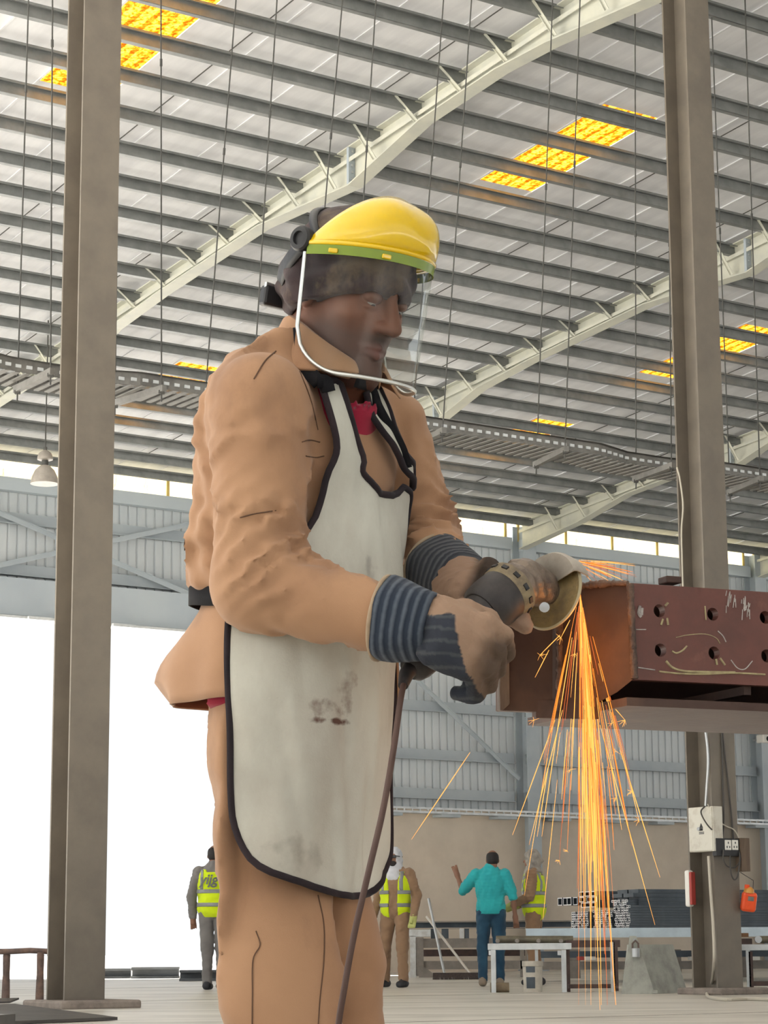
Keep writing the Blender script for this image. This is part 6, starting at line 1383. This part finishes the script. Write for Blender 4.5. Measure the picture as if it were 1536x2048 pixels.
def far_person(pos, yaw, J, label, dress, hh=1.0):
    pos = np.array(pos, float); c_, s_ = math.cos(yaw), math.sin(yaw); RT = np.array([[c_, -s_, 0], [s_, c_, 0], [0, 0, 1.0]])   # local y is forward
    G = lambda v: pos + RT @ (np.array(v, float) * hh)
    j = dict(hipL=(-.09, 0, .92), hipR=(.09, 0, .92), knL=(-.10, .02, .50), knR=(.10, .02, .50), anL=(-.10, -.02, .085), anR=(.10, -.02, .085), shL=(-.185, 0, 1.40), shR=(.185, 0, 1.40), elL=(-.24, -.03, 1.12), elR=(.24, -.03, 1.12), haL=(-.25, .06, .88), haR=(.25, .06, .88), head=(0, .02, 1.60)); j.update(J)
    g = {k: G(v) for k, v in j.items()}; r = empty('person', pos, label, 'person'); fw = RT @ np.array([0, 1.0, 0]); rt_ = RT @ np.array([1.0, 0, 0])
    loc = lambda P: ((P - pos) @ RT) / hh
    def torso_(P, e): 
        Q = loc(P); d = smin(ellip(Q, (0, 0, 1.25), (.185 + e, .125 + e, .27 + e)), ellip(Q, (0, 0, .98), (.175 + e, .13 + e, .16 + e)), .08); return d * hh
    def arms_(P, e, full=True):
        d = None
        for s in 'LR':
            q = rcone(P, g['sh' + s], g['el' + s], .060 + e, .045 + e)
            if full: q = smin(q, rcone(P, g['el' + s], g['ha' + s], .045 + e, .033 + e), .02)
            d = q if d is None else np.minimum(d, q)
        return d
    def legs_(P, e):
        d = None
        for s in 'LR': q = smin(rcone(P, g['hip' + s], g['kn' + s], .088 + e, .062 + e), rcone(P, g['kn' + s], g['an' + s], .060 + e, .045 + e), .02); d = q if d is None else smin(d, q, .02)
        return d
    def head_(P):
        Q = loc(P); h0 = np.array(j['head']); d = ellip(Q, h0 + [0, -.005, .02], (.076, .095, .105)); d = smin(d, ellip(Q, h0 + [0, .045, -.05], (.052, .05, .06)), .03); d = smin(d, rcone(Q, h0 + [0, .09, .0], h0 + [0, .108, -.025], .010, .014), .012)
        for s in (-1, 1): d = smin(d, ellip(Q, h0 + [s * .078, -.01, -.01], (.012, .02, .03)), .01)
        return smin(d, rcone(Q, h0 + [0, -.02, -.08], np.array([0, -.01, 1.42]), .056, .062), .03) * hh
    def hand_(P, s):
        h0 = g['ha' + s]; v = nrm(h0 - g['el' + s]); d = rcone(P, h0, h0 + v * .06, .038, .036); sd = nrm(np.cross(v, fw) + 1e-3)
        for k in (-1.5, -.5, .5, 1.5): d = smin(d, rcone(P, h0 + v * .06 + sd * .018 * k, h0 + v * .135 + sd * .023 * k + fw * .012, .0125, .0105), .006)
        return smin(d, rcone(P, h0 + v * .02 + fw * .02, h0 + v * .07 + fw * .060, .015, .012), .008)
    hands = lambda P: np.minimum(hand_(P, 'L'), hand_(P, 'R'))
    bodyf = lambda P: smin(smin(smin(smin(head_(P), torso_(P, -.02), .04), arms_(P, -.006), .03), legs_(P, -.012), .03), hands(P), .02)
    allp = np.array(list(g.values())); lo, hi = allp.min(0) - .17, allp.max(0) + .17; lo[2] = pos[2] + .01
    sdf_obj('body', bodyf, lo, hi, .0120 * hh, M['skin_far'], r, 1)
    zc = lambda P: loc(P)[:, 2]
    top_m, arm_full, bot_m = dress['top'], dress.get('long', True), dress['bottom']
    cut = dress.get('hem', .84)
    def topf(P):
        d = smin(torso_(P, .012), arms_(P, .016, arm_full), .03)
        if not arm_full:
            for s in 'LR': d = smin(d, rcone(P, g['sh' + s], g['sh' + s] * .25 + g['el' + s] * .75, .075, .072), .02)
        d = smin(d, rcone(P, G((0, -.01, 1.44)), G((0, -.01, 1.49)), .075, .066), .03)
        return np.maximum(d - wob(P, .004, 28, 3), (cut - zc(P)) * hh)
    sdf_obj('shirt' if not arm_full else 'jacket', topf, lo, hi, .0115 * hh, top_m, r, 1)
    sdf_obj('trousers', lambda P: np.maximum(smin(legs_(P, .014), np.maximum(torso_(P, .002), (zc(P) - 1.0) * hh), .04) - wob(P, .004, 26, 5), np.maximum((zc(P) - .97) * hh, (.06 - zc(P)) * hh)), lo, np.array([hi[0], hi[1], pos[2] + 1.05 * hh]), .0125 * hh, bot_m, r, 1)
    for s in 'LR':
        a_ = g['an' + s]; f0 = np.array([a_[0], a_[1], pos[2]])
        sdf_obj('shoe', lambda P: np.maximum(smin(rcone(P, f0 + Z3 * .05 - fw * .05, f0 + Z3 * .042 + fw * .15, .052, .042), rcone(P, f0 + Z3 * .11, f0 + Z3 * .05, .05, .05), .02), pos[2] + .003 - P[:, 2]), f0 - [.24, .24, .0], f0 + [.24, .24, .19], .014, dress.get('shoe', M['shoe']), r, 1)
    if 'vest' in dress:
        z0, z1 = dress.get('vest_z', (.86, 1.43))
        def vestf(P, e=.026):
            Q = loc(P); d = torso_(P, e) - wob(P, .004, 22, 11); d = np.maximum(d, np.maximum((z0 - Q[:, 2]), (Q[:, 2] - z1)) * hh); d = smin(d, np.maximum(ellip(Q, (0, 0, 1.40), (.175, .10, .06)) * hh, (np.abs(Q[:, 0]) - .17) * hh), .02)
            if dress.get('open'): d = np.maximum(d, -np.maximum(np.abs(Q[:, 0] + .02) - .055 - .10 * np.clip(Q[:, 2] - 1.2, 0, 1), -Q[:, 1]) * hh)
            return np.maximum(d, -np.maximum(np.abs(Q[:, 0]) - .07, Q[:, 2] * -1 + 1.36 + (Q[:, 1] < 0) * .04) * hh)
        v = sdf_obj('vest', vestf, np.maximum(lo, pos - [.4, .4, 0]), np.minimum(hi, pos + [.4, .4, 1.6]), .0135 * hh, M['hivis'], r, 1)
        for za, zb_ in ((.985, 1.035), (1.145, 1.195)):
            sdf_obj('reflective_band', lambda P: np.maximum(vestf(P, .033), np.maximum((za - zc(P)), (zc(P) - zb_)) * hh), np.maximum(lo, pos - [.4, .4, 0]) * [1, 1, 0] + [0, 0, pos[2] + (za - .05) * hh], pos + [.4, .4, (zb_ + .05) * hh], .0105 * hh, M['reflect'], v, 0)
        for s in (-1, 1):
            sdf_obj('shoulder_band', lambda P: np.maximum(vestf(P, .032), np.maximum(np.abs(loc(P)[:, 0] - s * .125) - .022, 1.19 - loc(P)[:, 2]) * hh), pos + [-.4, -.4, 1.15 * hh], pos + [.4, .4, 1.5 * hh], .0115 * hh, M['reflect'], v, 0)
    if dress.get('gloves'):
        for s in 'LR': sdf_obj('glove', lambda P: hand_(P, s) - .010, g['ha' + s] - .2, g['ha' + s] + .2, .011, M['lime_glove'], r, 1)
    hm = dress.get('head')
    h0 = np.array(j['head'])
    if hm == 'scarf':
        m_ = dress['scarf']
        def sc_(P):
            Q = loc(P); d = ellip(Q, h0 + [0, -.012, .025], (.092, .112, .118)); d = smin(d, rcone(Q, h0 + [0, -.015, -.06], (0, .0, 1.45), .088, .115), .05); d = smin(d, ellip(Q, (0, .09, 1.36), (.10, .05, .09)), .05); d = smin(d, ellip(Q, h0 + [.02, -.11, -.02], (.04, .045, .035)), .03)
            face = ellip(Q, h0 + [0, .10, -.015], (.050, .085, .058)); d = smax(d, -face, .01); return (d - wob(Q, .005, 34, 6)) * hh
        sdf_obj('head_scarf', sc_, G(h0) - [.28, .28, .36], G(h0) + [.28, .28, .2], .0125, m_, r, 1)
    if hm == 'hair':
        sdf_obj('hair', lambda P: np.maximum(ellip(loc(P), h0 + [0, -.010, .022], (.083, .100, .110)), np.maximum(loc(P)[:, 2] - h0[2] - .085 + .4 * np.clip(loc(P)[:, 1] + .02, -.1, .1), (h0[2] - .055) - loc(P)[:, 2])) * hh, G(h0) - .18, G(h0) + .18, .0115, M['hair'], r, 1)
    if dress.get('glasses'):
        gl_ = bpy.data.objects.new('sunglasses', None) if False else None
        for s in (-1, 1):
            p = G(h0 + [s * .034, .096, .012]); b = MB(); b.box(p, (.058, .014, .036), RT); b.build('sunglass_lens', M['black'], r, bevel=.006)
            b = MB(); b.beam(G(h0 + [s * .065, .09, .018]), G(h0 + [s * .10, -.02, .01]), .008, .010); b.build('sunglass_arm', M['black'], r)
    if dress.get('beard'): sdf_obj('beard', lambda P: np.maximum(ellip(loc(P), h0 + [0, .055, -.068], (.050, .052, .050)), (loc(P)[:, 2] - h0[2] + .035)) * hh, G(h0) - .16, G(h0) + .16, .011, M['hair'], r, 1)
    return r, G, RT
Yq = 28.1
def spot(px, py): p = at_z(px, py, 0.0); p[2] = 0; return p
# turquoise shirt, back to us, left hand raised
pA = spot(984, 1972.5)
far_person(pA, math.radians(-4), dict(elL=(-.36, .10, 1.20), haL=(-.43, .16, 1.40), elR=(.285, .0, 1.12), haR=(.31, .06, .86), head=(.03, .01, 1.585), anL=(-.115, -.06, .085), anR=(.10, .10, .085), knL=(-.11, .02, .5), knR=(.10, .06, .5)), 'man in turquoise polo shirt and jeans, back turned, left hand raised', dict(top=M['turq'], long=False, bottom=M['denim'], head='hair', shoe=M['shoe_tan'], hem=.90), 1.0)
# white scarf and sunglasses, walking
pB = spot(792, 1975)
far_person(pB, math.radians(158), dict(haL=(-.28, .10, .86), haR=(.28, .05, .88), elL=(-.27, -.05, 1.13), anL=(-.14, .10, .085), anR=(.19, -.12, .085), knL=(-.12, .08, .5), knR=(.13, .03, .5)), 'man in white head scarf, dark glasses and yellow vest, walking beside the apron', dict(top=M['khaki_far'], bottom=M['khaki_far'], vest=1, open=True, head='scarf', scarf=M['white_scarf'], glasses=True, beard=True, gloves=True, hem=.80), 1.0)
# grey scarf, turned to the man in turquoise
pC = spot(1071, 1971)
far_person(pC, math.radians(78), dict(elL=(-.22, .02, 1.13), haL=(-.14, .26, 1.02), elR=(.23, -.02, 1.13), haR=(.16, .24, 1.02)), 'man in grey head scarf and yellow vest, standing sideways near the pail', dict(top=M['khaki_far'], bottom=M['khaki_far'], vest=1, head='scarf', scarf=M['grey_scarf'], gloves=True, vest_z=(.82, 1.43)), 1.0)
# by the doorway, mostly hidden by the worker
pD = spot(426, 1980)
rD, GD, RTD = far_person(pD, math.radians(-8), dict(haL=(-.26, .02, .86), elL=(-.27, -.02, 1.12), knL=(-.08, .02, .5), anL=(-.07, .0, .085)), 'man in yellow vest with printed back, standing in the doorway left of the worker', dict(top=M['grey_trouser'], bottom=M['grey_trouser'], vest=1, head='hair', vest_z=(.86, 1.43)), 1.0)
tx = bpy.data.curves.new('vest_print', 'FONT'); tx.body = 'yijg'; tx.size = .17; tx.shear = .25; tx.extrude = .002; tx.offset = .004; tx.align_x = 'CENTER'
to = bpy.data.objects.new('vest_print', tx); col.objects.link(to); dg = bpy.context.evaluated_depsgraph_get(); me = bpy.data.meshes.new_from_object(to.evaluated_get(dg)); bpy.data.objects.remove(to)
me.name = 'vest_print'; co = np.empty(len(me.vertices) * 3); me.vertices.foreach_get('co', co); co = co.reshape(-1, 3)
me.vertices.foreach_set('co', np.array([GD((x - .035, -.163 - .0 * z + .9 * (x - .035) ** 2, 1.255 + y)) for x, y, z in co]).ravel()); me.materials.clear()
link('vest_print', me, M['reflect'], rD)
